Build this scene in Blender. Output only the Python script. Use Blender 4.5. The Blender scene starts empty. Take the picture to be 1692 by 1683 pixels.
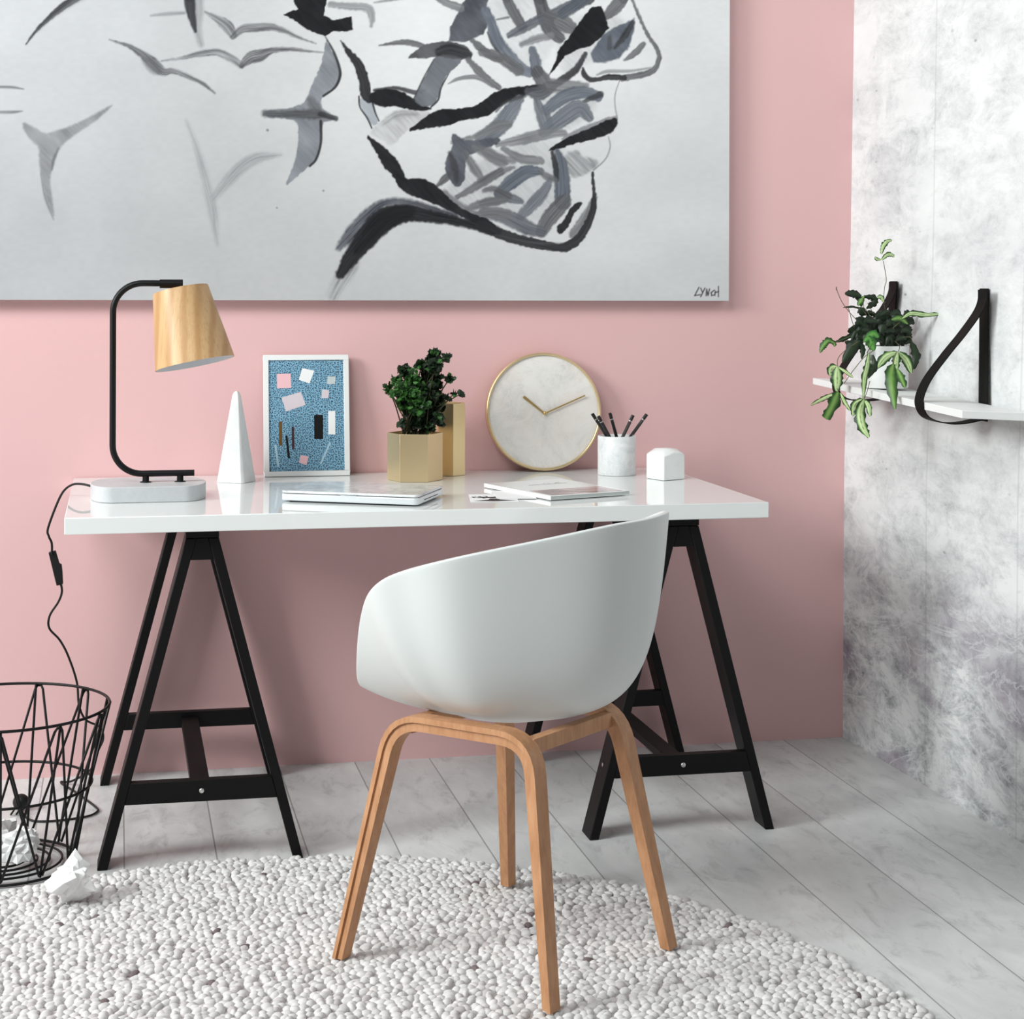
import bpy, math, random
import numpy as np
from mathutils import Vector, Matrix, noise
random.seed(7)
scene = bpy.context.scene
COL = scene.collection
PI = math.pi

# ------------------------------------------------------------------ camera
F, YAW, ROLL, CX, CY = 2902.39, 0.2006, -0.0032, 784.87, 471.46
CAM = Vector((0.1042, -4.3841, 1.1975))
cam = bpy.data.cameras.new('camera')
cam.sensor_fit = 'HORIZONTAL'; cam.sensor_width = 36.0
cam.lens = F / 1692 * 36.0
cam.shift_x = (846 - CX) / 1692
cam.shift_y = (CY - 841.5) / 1692
cam.clip_start = 0.05
camo = bpy.data.objects.new('camera', cam); COL.objects.link(camo)
_c, _s = math.cos(YAW), math.sin(YAW)
_r, _f, _u = Vector((_c, -_s, 0)), Vector((_s, _c, 0)), Vector((0, 0, 1))
_cr, _sr = math.cos(-ROLL), math.sin(-ROLL)
_rx = _r * _cr + _u * _sr * -1 * -1
_rx = _r * _cr + _u * (_sr)
_uy = _u * _cr - _r * (_sr)
M = Matrix.Identity(4)
for i in range(3):
    M[i][0], M[i][1], M[i][2], M[i][3] = _rx[i], _uy[i], -_f[i], CAM[i]
camo.matrix_world = M
scene.camera = camo

# ------------------------------------------------------------------ world, window light, exposure
world = bpy.data.worlds.new('world'); scene.world = world; world.use_nodes = True
bg = world.node_tree.nodes['Background']
bg.inputs[0].default_value = (0.93, 0.96, 1.0, 1); bg.inputs[1].default_value = 0.11

def area(name, loc, target, sx, sy, watts, col):
    l = bpy.data.lights.new(name, 'AREA'); l.shape = 'RECTANGLE'; l.size = sx; l.size_y = sy
    l.energy = watts; l.color = col
    o = bpy.data.objects.new(name, l); COL.objects.link(o); o.location = loc
    o.rotation_euler = (Vector(target) - Vector(loc)).to_track_quat('-Z', 'Y').to_euler()
    return o
area('window_light', (-4.4, -2.5, 3.0), (0.9, -0.4, 0.7), 1.8, 1.8, 285, (0.955, 1.0, 0.985))
area('overhead_fill', (-1.4, -3.0, 3.9), (0.6, -0.3, 0.7), 2.2, 1.6, 92, (0.955, 1.0, 0.99))  # added soft fill from above, no such opening in the room; shapes under-desk shade

vs = scene.view_settings
vs.view_transform = 'Standard'; vs.look = 'None'; vs.gamma = 1.0; vs.use_curve_mapping = False
vs.exposure = 0.09
scene.render.film_transparent = False

# ------------------------------------------------------------------ helpers: pixels of the photograph -> points in the room
def ray(x, y):
    a, b = x - CX, y - CY
    a, b = _cr * a - _sr * b, _sr * a + _cr * b
    a /= F; b /= -F
    return Vector((a * _c + _s, -a * _s + _c, b))
def at_z(x, y, h): d = ray(x, y); return CAM + d * ((h - CAM.z) / d.z)
def at_y(x, y, h): d = ray(x, y); return CAM + d * ((h - CAM.y) / d.y)
def at_x(x, y, h): d = ray(x, y); return CAM + d * ((h - CAM.x) / d.x)

def s2l(c):
    return tuple(((v / 255) / 12.92 if v / 255 <= 0.04045 else ((v / 255 + 0.055) / 1.055) ** 2.4) for v in c)

# ------------------------------------------------------------------ mesh helper
class MB:
    def __init__(self): self.v = []; self.f = []; self.m = []; self.s = []
    def add(self, verts, faces, m=0, smooth=False):
        o = len(self.v); self.v += [Vector(p) for p in verts]
        for f in faces: self.f.append([i + o for i in f]); self.m.append(m); self.s.append(smooth)
    def prism(self, poly, h, m=0):
        """poly: list of 3D points (one face), h: extrusion vector"""
        n = len(poly); P = [Vector(p) for p in poly]; Q = [p + Vector(h) for p in P]
        self.add(P + Q, [list(range(n))[::-1], list(range(n, 2 * n))] + [[i, (i + 1) % n, (i + 1) % n + n, i + n] for i in range(n)], m)
    def box(self, lo, hi, m=0):
        x0, y0, z0 = lo; x1, y1, z1 = hi
        self.prism([(x0, y0, z0), (x1, y0, z0), (x1, y1, z0), (x0, y1, z0)], (0, 0, z1 - z0), m)
    def tube(self, pts, r, n=10, m=0, cap=True, smooth=True):
        P = [Vector(p) for p in pts]; R = r if isinstance(r, (list, tuple)) else [r] * len(P)
        T = []
        for i in range(len(P)):
            t = (P[min(i + 1, len(P) - 1)] - P[max(i - 1, 0)])
            T.append(t.normalized() if t.length > 1e-9 else Vector((0, 0, 1)))
        a = Vector((0, 0, 1)) if abs(T[0].z) < 0.9 else Vector((1, 0, 0))
        nrm = (a - T[0] * a.dot(T[0])).normalized()
        V = []
        for i in range(len(P)):
            nrm = (nrm - T[i] * nrm.dot(T[i])).normalized(); b = T[i].cross(nrm)
            V += [P[i] + (nrm * math.cos(2 * PI * k / n) + b * math.sin(2 * PI * k / n)) * R[i] for k in range(n)]
        Fc = [[i * n + k, i * n + (k + 1) % n, (i + 1) * n + (k + 1) % n, (i + 1) * n + k] for i in range(len(P) - 1) for k in range(n)]
        self.add(V, Fc, m, smooth)
        if cap:
            self.add(V[:n], [list(range(n))[::-1]], m); self.add(V[-n:], [list(range(n))], m)
    def lathe(self, prof, c=(0, 0, 0), n=48, m=0, smooth=True, mat=None):
        """prof: list of (r, z)"""
        V = []
        for r, z in prof: V += [Vector((r * math.cos(2 * PI * k / n), r * math.sin(2 * PI * k / n), z)) for k in range(n)]
        if mat is not None: V = [mat @ v for v in V]
        V = [v + Vector(c) for v in V]
        self.add(V, [[i * n + k, i * n + (k + 1) % n, (i + 1) * n + (k + 1) % n, (i + 1) * n + k] for i in range(len(prof) - 1) for k in range(n)], m, smooth)
    def sweep(self, pts, sides, w, h, m=0):
        """rectangular section; sides[i] = direction of w at each point"""
        V = []; P = [Vector(p) for p in pts]
        W = w if isinstance(w, list) else [w] * len(P); H = h if isinstance(h, list) else [h] * len(P)
        for i, p in enumerate(P):
            t = (P[min(i + 1, len(P) - 1)] - P[max(i - 1, 0)]).normalized()
            s = Vector(sides[i] if isinstance(sides, list) else sides); s = (s - t * s.dot(t)).normalized(); b = t.cross(s)
            V += [p + s * W[i] / 2 + b * H[i] / 2, p - s * W[i] / 2 + b * H[i] / 2, p - s * W[i] / 2 - b * H[i] / 2, p + s * W[i] / 2 - b * H[i] / 2]
        Fc = [[i * 4 + k, i * 4 + (k + 1) % 4, (i + 1) * 4 + (k + 1) % 4, (i + 1) * 4 + k] for i in range(len(P) - 1) for k in range(4)]
        Fc += [[3, 2, 1, 0], [len(V) - 4, len(V) - 3, len(V) - 2, len(V) - 1]]
        self.add(V, Fc, m)
    def sphere(self, c, r, n=16, k=10, m=0, scale=(1, 1, 1)):
        V = [Vector((0, 0, 1))]; Fc = []
        for i in range(1, k):
            for j in range(n):
                t = PI * i / k; p = 2 * PI * j / n; V.append(Vector((math.sin(t) * math.cos(p), math.sin(t) * math.sin(p), math.cos(t))))
        V.append(Vector((0, 0, -1)))
        for j in range(n): Fc.append([0, 1 + j, 1 + (j + 1) % n]); Fc.append([len(V) - 1, len(V) - 1 - n + (j + 1) % n, len(V) - 1 - n + j])
        for i in range(k - 2):
            for j in range(n): Fc.append([1 + i * n + j, 1 + (i + 1) * n + j, 1 + (i + 1) * n + (j + 1) % n, 1 + i * n + (j + 1) % n])
        self.add([Vector((v.x * scale[0], v.y * scale[1], v.z * scale[2])) * r + Vector(c) for v in V], Fc, m, True)

def wloc(o):
    v = Vector(o.location)
    while o.parent: o = o.parent; v += o.location
    return v
def build(name, mb, mats, parent=None, bevel=0, label=None, fixn=True):
    off = wloc(parent) if parent else Vector((0, 0, 0))
    me = bpy.data.meshes.new(name)
    me.from_pydata([tuple(v - off) for v in mb.v], [], mb.f)
    for mm in (mats if isinstance(mats, (list, tuple)) else [mats]): me.materials.append(mm)
    me.polygons.foreach_set('material_index', mb.m); me.polygons.foreach_set('use_smooth', mb.s)
    if fixn:
        import bmesh
        b = bmesh.new(); b.from_mesh(me)
        bmesh.ops.remove_doubles(b, verts=b.verts, dist=1e-6) if not any(mb.s) else None
        bmesh.ops.recalc_face_normals(b, faces=b.faces); b.to_mesh(me); b.free()
    if not any(mb.s):
        me.polygons.foreach_set('use_smooth', [True] * len(me.polygons)); me.set_sharp_from_angle(angle=math.radians(32))
    me.update()
    o = bpy.data.objects.new(name, me); COL.objects.link(o)
    if parent: o.parent = parent
    if bevel:
        md = o.modifiers.new('bevel', 'BEVEL'); md.width = bevel; md.segments = 2; md.limit_method = 'ANGLE'; md.angle_limit = math.radians(35)
    if label: o['label'] = label
    return o
def tag(o, label, cat, group=None):
    o['label'] = label; o['category'] = cat
    if group: o['group'] = group
    return o
def thing(name, loc, label, cat, group=None):
    o = bpy.data.objects.new(name, None); COL.objects.link(o); o.location = loc; o.empty_display_size = 0.05
    return tag(o, label, cat, group)
def struct(o): o['kind'] = 'structure'; return o
def dup(o, parent=None):
    c = o.copy(); COL.objects.link(c)
    if parent: c.parent = parent
    for ch in list(o.children): dup(ch, c)
    return c
def spline(P, n=8):
    P = [Vector(p) for p in P]; Q = [P[0] * 2 - P[1]] + P + [P[-1] * 2 - P[-2]]; out = []
    for i in range(len(P) - 1):
        a, b, c, d = Q[i:i + 4]
        for k in range(n):
            t = k / n
            out.append(0.5 * ((2 * b) + (c - a) * t + (2 * a - 5 * b + 4 * c - d) * t * t + (3 * b - a - 3 * c + d) * t ** 3))
    out.append(P[-1]); return out

# ------------------------------------------------------------------ materials
def mat(name, col, rough=0.5, spec=0.5, metal=0.0, coat=0.0):
    m = bpy.data.materials.new(name); m.use_nodes = True
    b = m.node_tree.nodes['Principled BSDF']
    b.inputs['Base Color'].default_value = (*s2l(col), 1); b.inputs['Roughness'].default_value = rough
    b.inputs['Specular IOR Level'].default_value = spec; b.inputs['Metallic'].default_value = metal
    b.inputs['Coat Weight'].default_value = coat
    return m
class N:
    def __init__(self, m): self.t = m.node_tree; self.b = self.t.nodes['Principled BSDF']
    def n(self, kind, **kw):
        nd = self.t.nodes.new(kind)
        for k, v in kw.items():
            if k in nd.inputs: nd.inputs[k].default_value = v
            else: setattr(nd, k, v)
        return nd
    def l(self, a, b): self.t.links.new(a, b)
    def coords(self, scale=(1, 1, 1), rot=(0, 0, 0), kind='Object'):
        tc = self.n('ShaderNodeTexCoord'); mp = self.n('ShaderNodeMapping'); mp.inputs['Scale'].default_value = scale; mp.inputs['Rotation'].default_value = rot
        self.l(tc.outputs[kind], mp.inputs['Vector']); return mp.outputs[0]
    def noise(self, vec, scale, detail=6, rough=0.6, dist=0.0):
        nd = self.n('ShaderNodeTexNoise', Scale=scale, Detail=detail, Roughness=rough, Distortion=dist)
        if vec is not None: self.l(vec, nd.inputs['Vector'])
        return nd.outputs['Fac']
    def ramp(self, fac, stops, interp='LINEAR'):
        r = self.n('ShaderNodeValToRGB'); r.color_ramp.interpolation = interp
        el = r.color_ramp.elements
        while len(el) < len(stops): el.new(0.5)
        for e, (p, c) in zip(el, stops): e.position = p; e.color = (*s2l(c), 1) if len(c) == 3 else c
        self.l(fac, r.inputs[0]); return r.outputs[0]
    def mix(self, fac, a, b, mode='MIX'):
        nd = self.n('ShaderNodeMix', data_type='RGBA', blend_type=mode)
        for s, v in ((nd.inputs[0], fac), (nd.inputs[6], a), (nd.inputs[7], b)):
            if hasattr(v, 'links'): self.l(v, s)
            else: s.default_value = v if not isinstance(v, tuple) or len(v) == 4 else (*s2l(v), 1)
        return nd.outputs[2]
    def math(self, op, a, b=0.5):
        nd = self.n('ShaderNodeMath', operation=op)
        for s, v in ((nd.inputs[0], a), (nd.inputs[1], b)):
            if hasattr(v, 'links'): self.l(v, s)
            else: s.default_value = v
        return nd.outputs[0]
    def col(self, c): self.l(c, self.b.inputs['Base Color'])
    def bump(self, h, strength=0.2, dist=0.002):
        nd = self.n('ShaderNodeBump', Strength=strength, Distance=dist); self.l(h, nd.inputs['Height']); self.l(nd.outputs[0], self.b.inputs['Normal'])

m_pink = mat('pink_paint', (224, 178, 178), 0.42, 0.45)
k = N(m_pink); v = k.coords()
k.col(k.mix(k.math('MULTIPLY', k.noise(v, 1.3, 3), 0.6), (226, 182, 182), (229, 189, 189)))
k.bump(k.noise(v, 90, 3), 0.12, 0.002)

def marble(name, base, vein, scale=1.0, rough=0.35, warm=None, amt=1.0):
    m = mat(name, base, rough, 0.45); k = N(m); v = k.coords((scale, scale, scale))
    n1 = k.noise(v, 9, 8, 0.65, 1.2); f1 = k.ramp(n1, [(0.40, (0, 0, 0)), (0.68, (255, 255, 255))])
    n2 = k.noise(v, 16, 10, 0.7, 2.0)
    vn = k.math('ABSOLUTE', k.math('SUBTRACT', n2, 0.5)); f2 = k.ramp(vn, [(0.0, (255, 255, 255)), (0.035, (0, 0, 0))])
    c = k.mix(k.math('MULTIPLY', f1, 0.45 * amt), base, vein)
    if warm: c = k.mix(k.math('MULTIPLY', k.ramp(k.noise(v, 7, 5), [(0.45, (0, 0, 0)), (0.7, (255, 255, 255))]), 0.5), c, warm)
    c = k.mix(k.math('MULTIPLY', k.math('MULTIPLY', f2, f1), 0.7 * amt), c, vein)
    k.col(c); return m

# marble wallpaper on the right
m_wallmarble = mat('marble_wallpaper', (222, 224, 224), 0.6, 0.3)
k = N(m_wallmarble); v = k.coords((1, 0.78, 1.55), (0.22, 0, 0))
big = k.ramp(k.noise(v, 2.3, 5, 0.6, 0.5), [(0.46, (0, 0, 0)), (0.66, (255, 255, 255))])
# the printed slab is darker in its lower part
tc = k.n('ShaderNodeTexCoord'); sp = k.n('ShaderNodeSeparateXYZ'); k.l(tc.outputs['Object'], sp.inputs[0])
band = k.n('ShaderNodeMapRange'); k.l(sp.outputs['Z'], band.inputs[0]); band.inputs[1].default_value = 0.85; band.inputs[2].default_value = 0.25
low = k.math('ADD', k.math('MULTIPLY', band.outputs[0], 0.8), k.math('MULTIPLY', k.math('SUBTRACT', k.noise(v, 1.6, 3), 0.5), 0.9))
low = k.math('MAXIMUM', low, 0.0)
med = k.ramp(k.noise(v, 8.0, 10, 0.78, 0.35), [(0.43, (0, 0, 0)), (0.68, (255, 255, 255))])
fine = k.ramp(k.noise(v, 26, 9, 0.8, 0.4), [(0.46, (0, 0, 0)), (0.72, (255, 255, 255))])
c = k.mix(k.math('MULTIPLY', big, 0.24), (232, 234, 234), (176, 178, 182))
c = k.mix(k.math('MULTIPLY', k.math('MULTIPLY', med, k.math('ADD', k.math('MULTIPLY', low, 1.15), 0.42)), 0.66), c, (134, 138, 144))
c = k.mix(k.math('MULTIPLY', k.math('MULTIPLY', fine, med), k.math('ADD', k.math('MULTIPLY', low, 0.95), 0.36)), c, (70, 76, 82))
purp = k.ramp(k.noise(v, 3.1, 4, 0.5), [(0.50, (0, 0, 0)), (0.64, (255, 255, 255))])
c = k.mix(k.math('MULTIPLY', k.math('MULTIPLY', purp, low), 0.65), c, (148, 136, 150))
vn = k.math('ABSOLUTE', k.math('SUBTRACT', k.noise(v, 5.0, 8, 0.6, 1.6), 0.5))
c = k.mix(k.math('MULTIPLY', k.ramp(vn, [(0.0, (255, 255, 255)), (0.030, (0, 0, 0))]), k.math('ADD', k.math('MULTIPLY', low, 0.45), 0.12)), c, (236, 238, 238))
dots = k.n('ShaderNodeTexVoronoi', Scale=13.0); k.l(v, dots.inputs['Vector'])
c = k.mix(k.math('MULTIPLY', k.math('MULTIPLY', k.ramp(dots.outputs['Distance'], [(0.03, (255, 255, 255)), (0.10, (0, 0, 0))]), med), 0.8), c, (60, 64, 68))
# paper joints
def joint(y):
    return k.math('LESS_THAN', k.math('ABSOLUTE', k.math('SUBTRACT', sp.outputs['Y'], y)), 0.0035)
j = k.math('MAXIMUM', k.math('MAXIMUM', joint(-0.464), joint(-0.885)), joint(-1.305))
c = k.mix(k.math('MULTIPLY', j, 0.17), c, (120, 122, 126))
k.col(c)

# floor planks, 19 cm wide, running away from the camera
m_floor = mat('grey_laminate', (188, 186, 187), 0.42, 0.4)
k = N(m_floor)
tc = k.n('ShaderNodeTexCoord'); sp = k.n('ShaderNodeSeparateXYZ'); k.l(tc.outputs['Object'], sp.inputs[0])
u = k.math('DIVIDE', k.math('SUBTRACT', sp.outputs['X'], 0.121 - 1.9), 0.19)
idx = k.math('FLOOR', u); fr = k.math('FRACT', u)
wn = k.n('ShaderNodeTexWhiteNoise', noise_dimensions='1D'); k.l(idx, wn.inputs['W'])
cmb = k.n('ShaderNodeCombineXYZ'); k.l(k.math('MULTIPLY', sp.outputs['X'], 2.4), cmb.inputs[0])
k.l(k.math('ADD', sp.outputs['Y'], k.math('MULTIPLY', idx, 3.7)), cmb.inputs[1]); k.l(k.math('MULTIPLY', idx, 5.1), cmb.inputs[2])
g1 = k.noise(cmb.outputs[0], 3.2, 7, 0.65, 0.6); g2 = k.noise(cmb.outputs[0], 8.5, 8, 0.72, 0.7)
c = k.mix(k.ramp(g1, [(0.35, (0, 0, 0)), (0.7, (255, 255, 255))]), (226, 228, 227), (200, 202, 202))
c = k.mix(k.math('MULTIPLY', k.ramp(g2, [(0.52, (0, 0, 0)), (0.74, (255, 255, 255))]), 0.66), c, (152, 150, 153))
c = k.mix(k.math('MULTIPLY', wn.outputs['Value'], 0.18), c, (160, 157, 158))
edge = k.math('LESS_THAN', k.math('MINIMUM', fr, k.math('SUBTRACT', 1.0, fr)), 0.0085)
ej = k.math('FRACT', k.math('ADD', k.math('DIVIDE', sp.outputs['Y'], 1.28), k.math('MULTIPLY', wn.outputs['Value'], 1.0)))
ee = k.math('LESS_THAN', ej, 0.0022)
c = k.mix(k.math('MULTIPLY', edge, 0.6), c, (92, 88, 90))
k.col(c); k.bump(g2, 0.08, 0.002)

m_desk = mat('white_gloss_lacquer', (236, 239, 238), 0.035, 0.62)
m_black = mat('black_stained_wood', (9, 8, 9), 0.5, 0.22)
k = N(m_black); k.bump(k.noise(k.coords((60, 60, 4)), 3, 4), 0.10, 0.001)
m_blackmetal = mat('black_powder_coat', (14, 14, 16), 0.45, 0.3)
m_cord = mat('black_cord', (14, 14, 15), 0.5, 0.4)
m_screw = mat('zinc_screw', (215, 215, 212), 0.3, 0.5, 1.0)
m_plastic = mat('white_polypropylene', (222, 226, 225), 0.42, 0.4)
m_brass = mat('brushed_brass', (228, 204, 160), 0.32, 0.5, 0.68)
k = N(m_brass); k.bump(k.noise(k.coords((200, 200, 6)), 3, 3), 0.06, 0.001)
m_brass2 = mat('satin_gold', (234, 208, 160), 0.28, 0.5, 0.68)
m_goldhand = mat('gold_hands', (216, 184, 122), 0.35, 0.5, 0.9)
m_white = mat('white_paint', (236, 237, 236), 0.5, 0.4)
m_paper = mat('white_paper', (240, 240, 240), 0.75, 0.2)
m_soil = mat('dark_soil', (38, 28, 22), 0.9, 0.1)
m_strap = mat('black_leather', (8, 8, 8), 0.6, 0.18)
m_pencil = mat('black_pencil', (20, 15, 16), 0.4, 0.45)
m_ring = mat('silver_ring', (190, 190, 190), 0.3, 0.5, 1.0)
m_shadein = mat('white_shade_lining', (222, 224, 228), 0.6, 0.3)
m_basemarble = marble('pale_grey_marble', (198, 200, 202), (174, 177, 181), 1.3, 0.4, None, 0.6)
m_whitemarble = marble('white_marble', (242, 244, 243), (214, 219, 221), 1.2, 0.35, None, 0.7)
m_cupmarble = marble('veined_white_marble', (238, 239, 239), (184, 190, 194), 2.2, 0.4, None, 0.9)
m_clockmarble = marble('cream_marble', (236, 232, 227), (190, 186, 184), 1.0, 0.45, (228, 208, 198), 0.8)
m_lidmarble = marble('marble_lid', (236, 238, 238), (150, 156, 162), 1.4, 0.16, None, 1.2)
m_alu = mat('silver_aluminium', (226, 231, 234), 0.3, 0.5, 0.25)
m_darkgap = mat('dark_gap', (20, 22, 26), 0.5, 0.3)

def wood(name, c0, c1, c2, rough=0.42, sc=(1, 1, 1), rings=14, rot=(0, 0, 0)):
    m = mat(name, c0, rough, 0.4); k = N(m); v = k.coords(sc, rot)
    w = k.n('ShaderNodeTexWave', wave_type='BANDS', bands_direction='X', Scale=rings, Distortion=5.5, Detail=3.0)
    w.inputs['Detail Scale'].default_value = 0.9; k.l(v, w.inputs['Vector'])
    c = k.mix(k.ramp(w.outputs['Fac'], [(0.3, (0, 0, 0)), (0.95, (255, 255, 255))]), c0, c1)
    fine = k.noise(k.coords((sc[0] * 260, sc[1] * 260, sc[2] * 9), rot), 1.0, 3)
    c = k.mix(k.math('MULTIPLY', k.ramp(fine, [(0.5, (0, 0, 0)), (0.75, (255, 255, 255))]), 0.45), c, c2)
    k.col(c); return m
m_oak = wood('oak_veneer', (208, 170, 124), (188, 146, 100), (160, 118, 78), 0.4, (1, 1, 0.16), 10)
m_leg = mat('oiled_oak', (200, 150, 110), 0.45, 0.4); k = N(m_leg)
c = k.mix(k.ramp(k.noise(k.coords((1, 1, 0.3)), 55, 4, 0.6), [(0.35, (0, 0, 0)), (0.7, (255, 255, 255))]), (197, 147, 108), (176, 126, 88))
c = k.mix(k.math('MULTIPLY', k.ramp(k.noise(k.coords((220, 220, 12)), 1.0, 3), [(0.5, (0, 0, 0)), (0.75, (255, 255, 255))]), 0.4), c, (152, 104, 68)); k.col(c)

# ------------------------------------------------------------------ setting
mb = MB(); mb.box((-3.4, -5.2, -0.06), (2.12, 0.0, 0.0)); struct(build('floor', mb, m_floor))
mb = MB(); mb.box((-3.4, 0.0, -0.06), (2.3, 0.1, 3.0)); struct(build('wall_back', mb, m_pink))
mb = MB(); zs = [(-0.06, 0.0), (0.0, 0.0), (0.73, 0.002), (1.31, 0.018), (1.95, 0.026), (3.0, 0.03)]
V = []
for z_, dx in zs: V += [(1.998 + dx, 0.0, z_), (2.040 + dx, -1.98, z_), (2.12 + dx, -1.98, z_), (2.12 + dx, 0.0, z_)]
mb.add(V, [[i * 4 + q, i * 4 + (q + 1) % 4, (i + 1) * 4 + (q + 1) % 4, (i + 1) * 4 + q] for i in range(len(zs) - 1) for q in range(4)] + [[3, 2, 1, 0], [len(V) - 4, len(V) - 3, len(V) - 2, len(V) - 1]])
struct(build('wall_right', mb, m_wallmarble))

ZT = 0.726
# ------------------------------------------------------------------ desk top and trestles
mb = MB(); mb.box((0.0, -0.7505, ZT - 0.034), (1.5, -0.004, ZT))
tag(build('desk', mb, m_desk, None, 0.0015), 'long glossy white table top laid across the two black trestles', 'desk top')

root = thing('trestle', (0.277, -0.374, 0), 'black wooden trestle under the left end of the white desk, beside the wire basket', 'trestle')
X0, Y0 = root.location.x, root.location.y
def leg(sx, ya, yb):
    mb = MB(); zt = 0.674
    mb.prism([(X0 + sx * 0.211, Y0 + ya, 0), (X0 + sx * 0.190, Y0 + ya, 0), (X0 + sx * 0.012, Y0 + ya, zt), (X0 + sx * 0.034, Y0 + ya, zt)], (0, yb - ya, 0))
    return mb
for sx in (-1, 1):
    for ya, yb in ((-0.344, -0.276), (0.276, 0.344)):
        lg = build('leg', leg(sx, ya, yb), m_black, root, 0.002)
        yy = ya
        mb = MB(); xx = sx * (0.211 - 0.153 / 0.674 * 0.177)
        mb.tube([(X0 + xx + sx * 0.0005, Y0 + (ya + yb) / 2, 0.153), (X0 + xx + sx * 0.0025, Y0 + (ya + yb) / 2, 0.1533)], 0.0045, 12)
        build('screw', mb, m_screw, lg, label='small silver screw')
def xin(z): return 0.190 - z / 0.674 * 0.178
for ya, yb, z0, z1 in ((-0.345, -0.322, 0.131, 0.175), (0.276, 0.298, 0.130, 0.168)):
    mb = MB(); mb.prism([(X0 - xin(z0), Y0 + ya, z0), (X0 + xin(z0), Y0 + ya, z0), (X0 + xin(z1), Y0 + ya, z1), (X0 - xin(z1), Y0 + ya, z1)], (0, yb - ya, 0))
    cb = build('crossbar', mb, m_black, root, 0.001)
    if ya < 0:
        mb = MB(); mb.lathe([(0.0, 0.002), (0.0035, 0.0022), (0.0052, 0.0012), (0.0054, 0.0)], (X0, Y0 + ya, 0.153), 14, mat=Matrix.Rotation(PI / 2, 3, 'X'))
        build('bolt', mb, m_screw, cb, label='round silver bolt head')
mb = MB(); mb.box((X0 - 0.020, Y0 - 0.322, 0.138), (X0 + 0.020, Y0 + 0.276, 0.156)); build('stretcher', mb, m_black, root, 0.001)
mb = MB(); mb.box((X0 - 0.034, Y0 - 0.346, 0.675), (X0 + 0.034, Y0 + 0.346, ZT - 0.0345)); build('top_rail', mb, m_black, root, 0.001)
for ya, yb in ((-0.343, -0.25), (0.25, 0.343)):
    mb = MB(); mb.prism([(X0 - 0.0118, Y0 + ya, 0.674), (X0 + 0.0118, Y0 + ya, 0.674), (X0 + 0.0235, Y0 + ya, 0.629), (X0 - 0.0235, Y0 + ya, 0.629)], (0, yb - ya, 0))
    build('bracket', mb, m_black, root, 0.001)
t2 = dup(root); t2.location = (1.317, -0.374, 0)
tag(t2, 'black wooden trestle under the right end of the desk, behind the white chair', 'trestle')

# ------------------------------------------------------------------ woven wool rug
RC, RR = Vector((0.36, -1.77, 0)), 1.045
m_wool = mat('cream_wool', (232, 230, 229), 0.95, 0.1)
k = N(m_wool); k.col(k.mix(k.ramp(k.noise(k.coords(), 45, 3), [(0.4, (0, 0, 0)), (0.65, (255, 255, 255))]), (224, 222, 221), (204, 202, 201)))
m_wool2 = mat('grey_wool', (196, 191, 191), 0.95, 0.1); m_wool3 = mat('dark_fleck_wool', (120, 108, 108), 0.95, 0.1)
NB, KB = 8, 4
base = [(0, 0, 1.0)]
for i in range(1, KB):
    th = PI * 0.62 * i / (KB - 1)
    base += [(math.sin(th) * math.cos(2 * PI * j / NB), math.sin(th) * math.sin(2 * PI * j / NB), math.cos(th)) for j in range(NB)]
base = np.array(base)
bf = [[0, 1 + j, 1 + (j + 1) % NB] for j in range(NB)]
for i in range(KB - 2):
    bf += [[1 + i * NB + j, 1 + (i + 1) * NB + j, 1 + (i + 1) * NB + (j + 1) % NB, 1 + i * NB + (j + 1) % NB] for j in range(NB)]
rng = np.random.default_rng(3)
VV, FF, MI = [], [], []
nb = 40
VV.append(np.array([(RC.x + RR * 0.985 * math.cos(2 * PI * i / nb), RC.y + RR * 0.985 * math.sin(2 * PI * i / nb), z_) for z_ in (0.0005, 0.006) for i in range(nb)]))
FF += [list(range(nb, 2 * nb))] + [[i, (i + 1) % nb, (i + 1) % nb + nb, i + nb] for i in range(nb)]; MI += [1] * (nb + 1)
off = 2 * nb
row, pitch, ang = 0.0138, 0.0172, math.radians(-28)
ca, sa = math.cos(ang), math.sin(ang)
nr = int(RR / row) + 1; npch = int(RR / pitch) + 1
for i in range(-nr, nr + 1):
    for jx in range(-npch, npch + 1):
        a = (jx + 0.5 * (i % 2)) * pitch + rng.normal(0, 0.0034); b_ = i * row + rng.normal(0, 0.0027) + 0.012 * math.sin(jx * 0.11)
        if a * a + b_ * b_ > (RR + rng.normal(0, 0.004)) ** 2: continue
        px_, py_ = RC.x + a * ca - b_ * sa, RC.y + a * sa + b_ * ca
        if py_ < -2.55: continue
        sc = np.array([0.0124, 0.0090, 0.0066]) * (1 + rng.normal(0, 0.13, 3))
        t = math.radians(52) + rng.normal(0, 0.38); ct, st = math.cos(t), math.sin(t)
        p = base * sc; tilt = rng.normal(0, 0.12)
        p = np.stack([p[:, 0] * ct - p[:, 1] * st + px_, p[:, 0] * st + p[:, 1] * ct + py_, np.minimum(p[:, 2] + p[:, 0] * tilt + 0.0062, 0.0148)], 1)
        VV.append(p); FF += [[q + off for q in f] for f in bf]; off += len(base)
        r_ = rng.random(); mi = 0 if r_ < 0.95 else (1 if r_ < 0.9965 else 2); MI += [mi] * len(bf)
VV = np.concatenate(VV)
me = bpy.data.meshes.new('rug'); me.from_pydata(VV.tolist(), [], FF)
for mm in (m_wool, m_wool2, m_wool3): me.materials.append(mm)
me.polygons.foreach_set('material_index', MI); me.polygons.foreach_set('use_smooth', [True] * len(FF)); me.update()
rug = bpy.data.objects.new('rug', me); COL.objects.link(rug)
tag(rug, 'round chunky cream wool rug with felted loops lying on the grey floor', 'rug')

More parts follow.
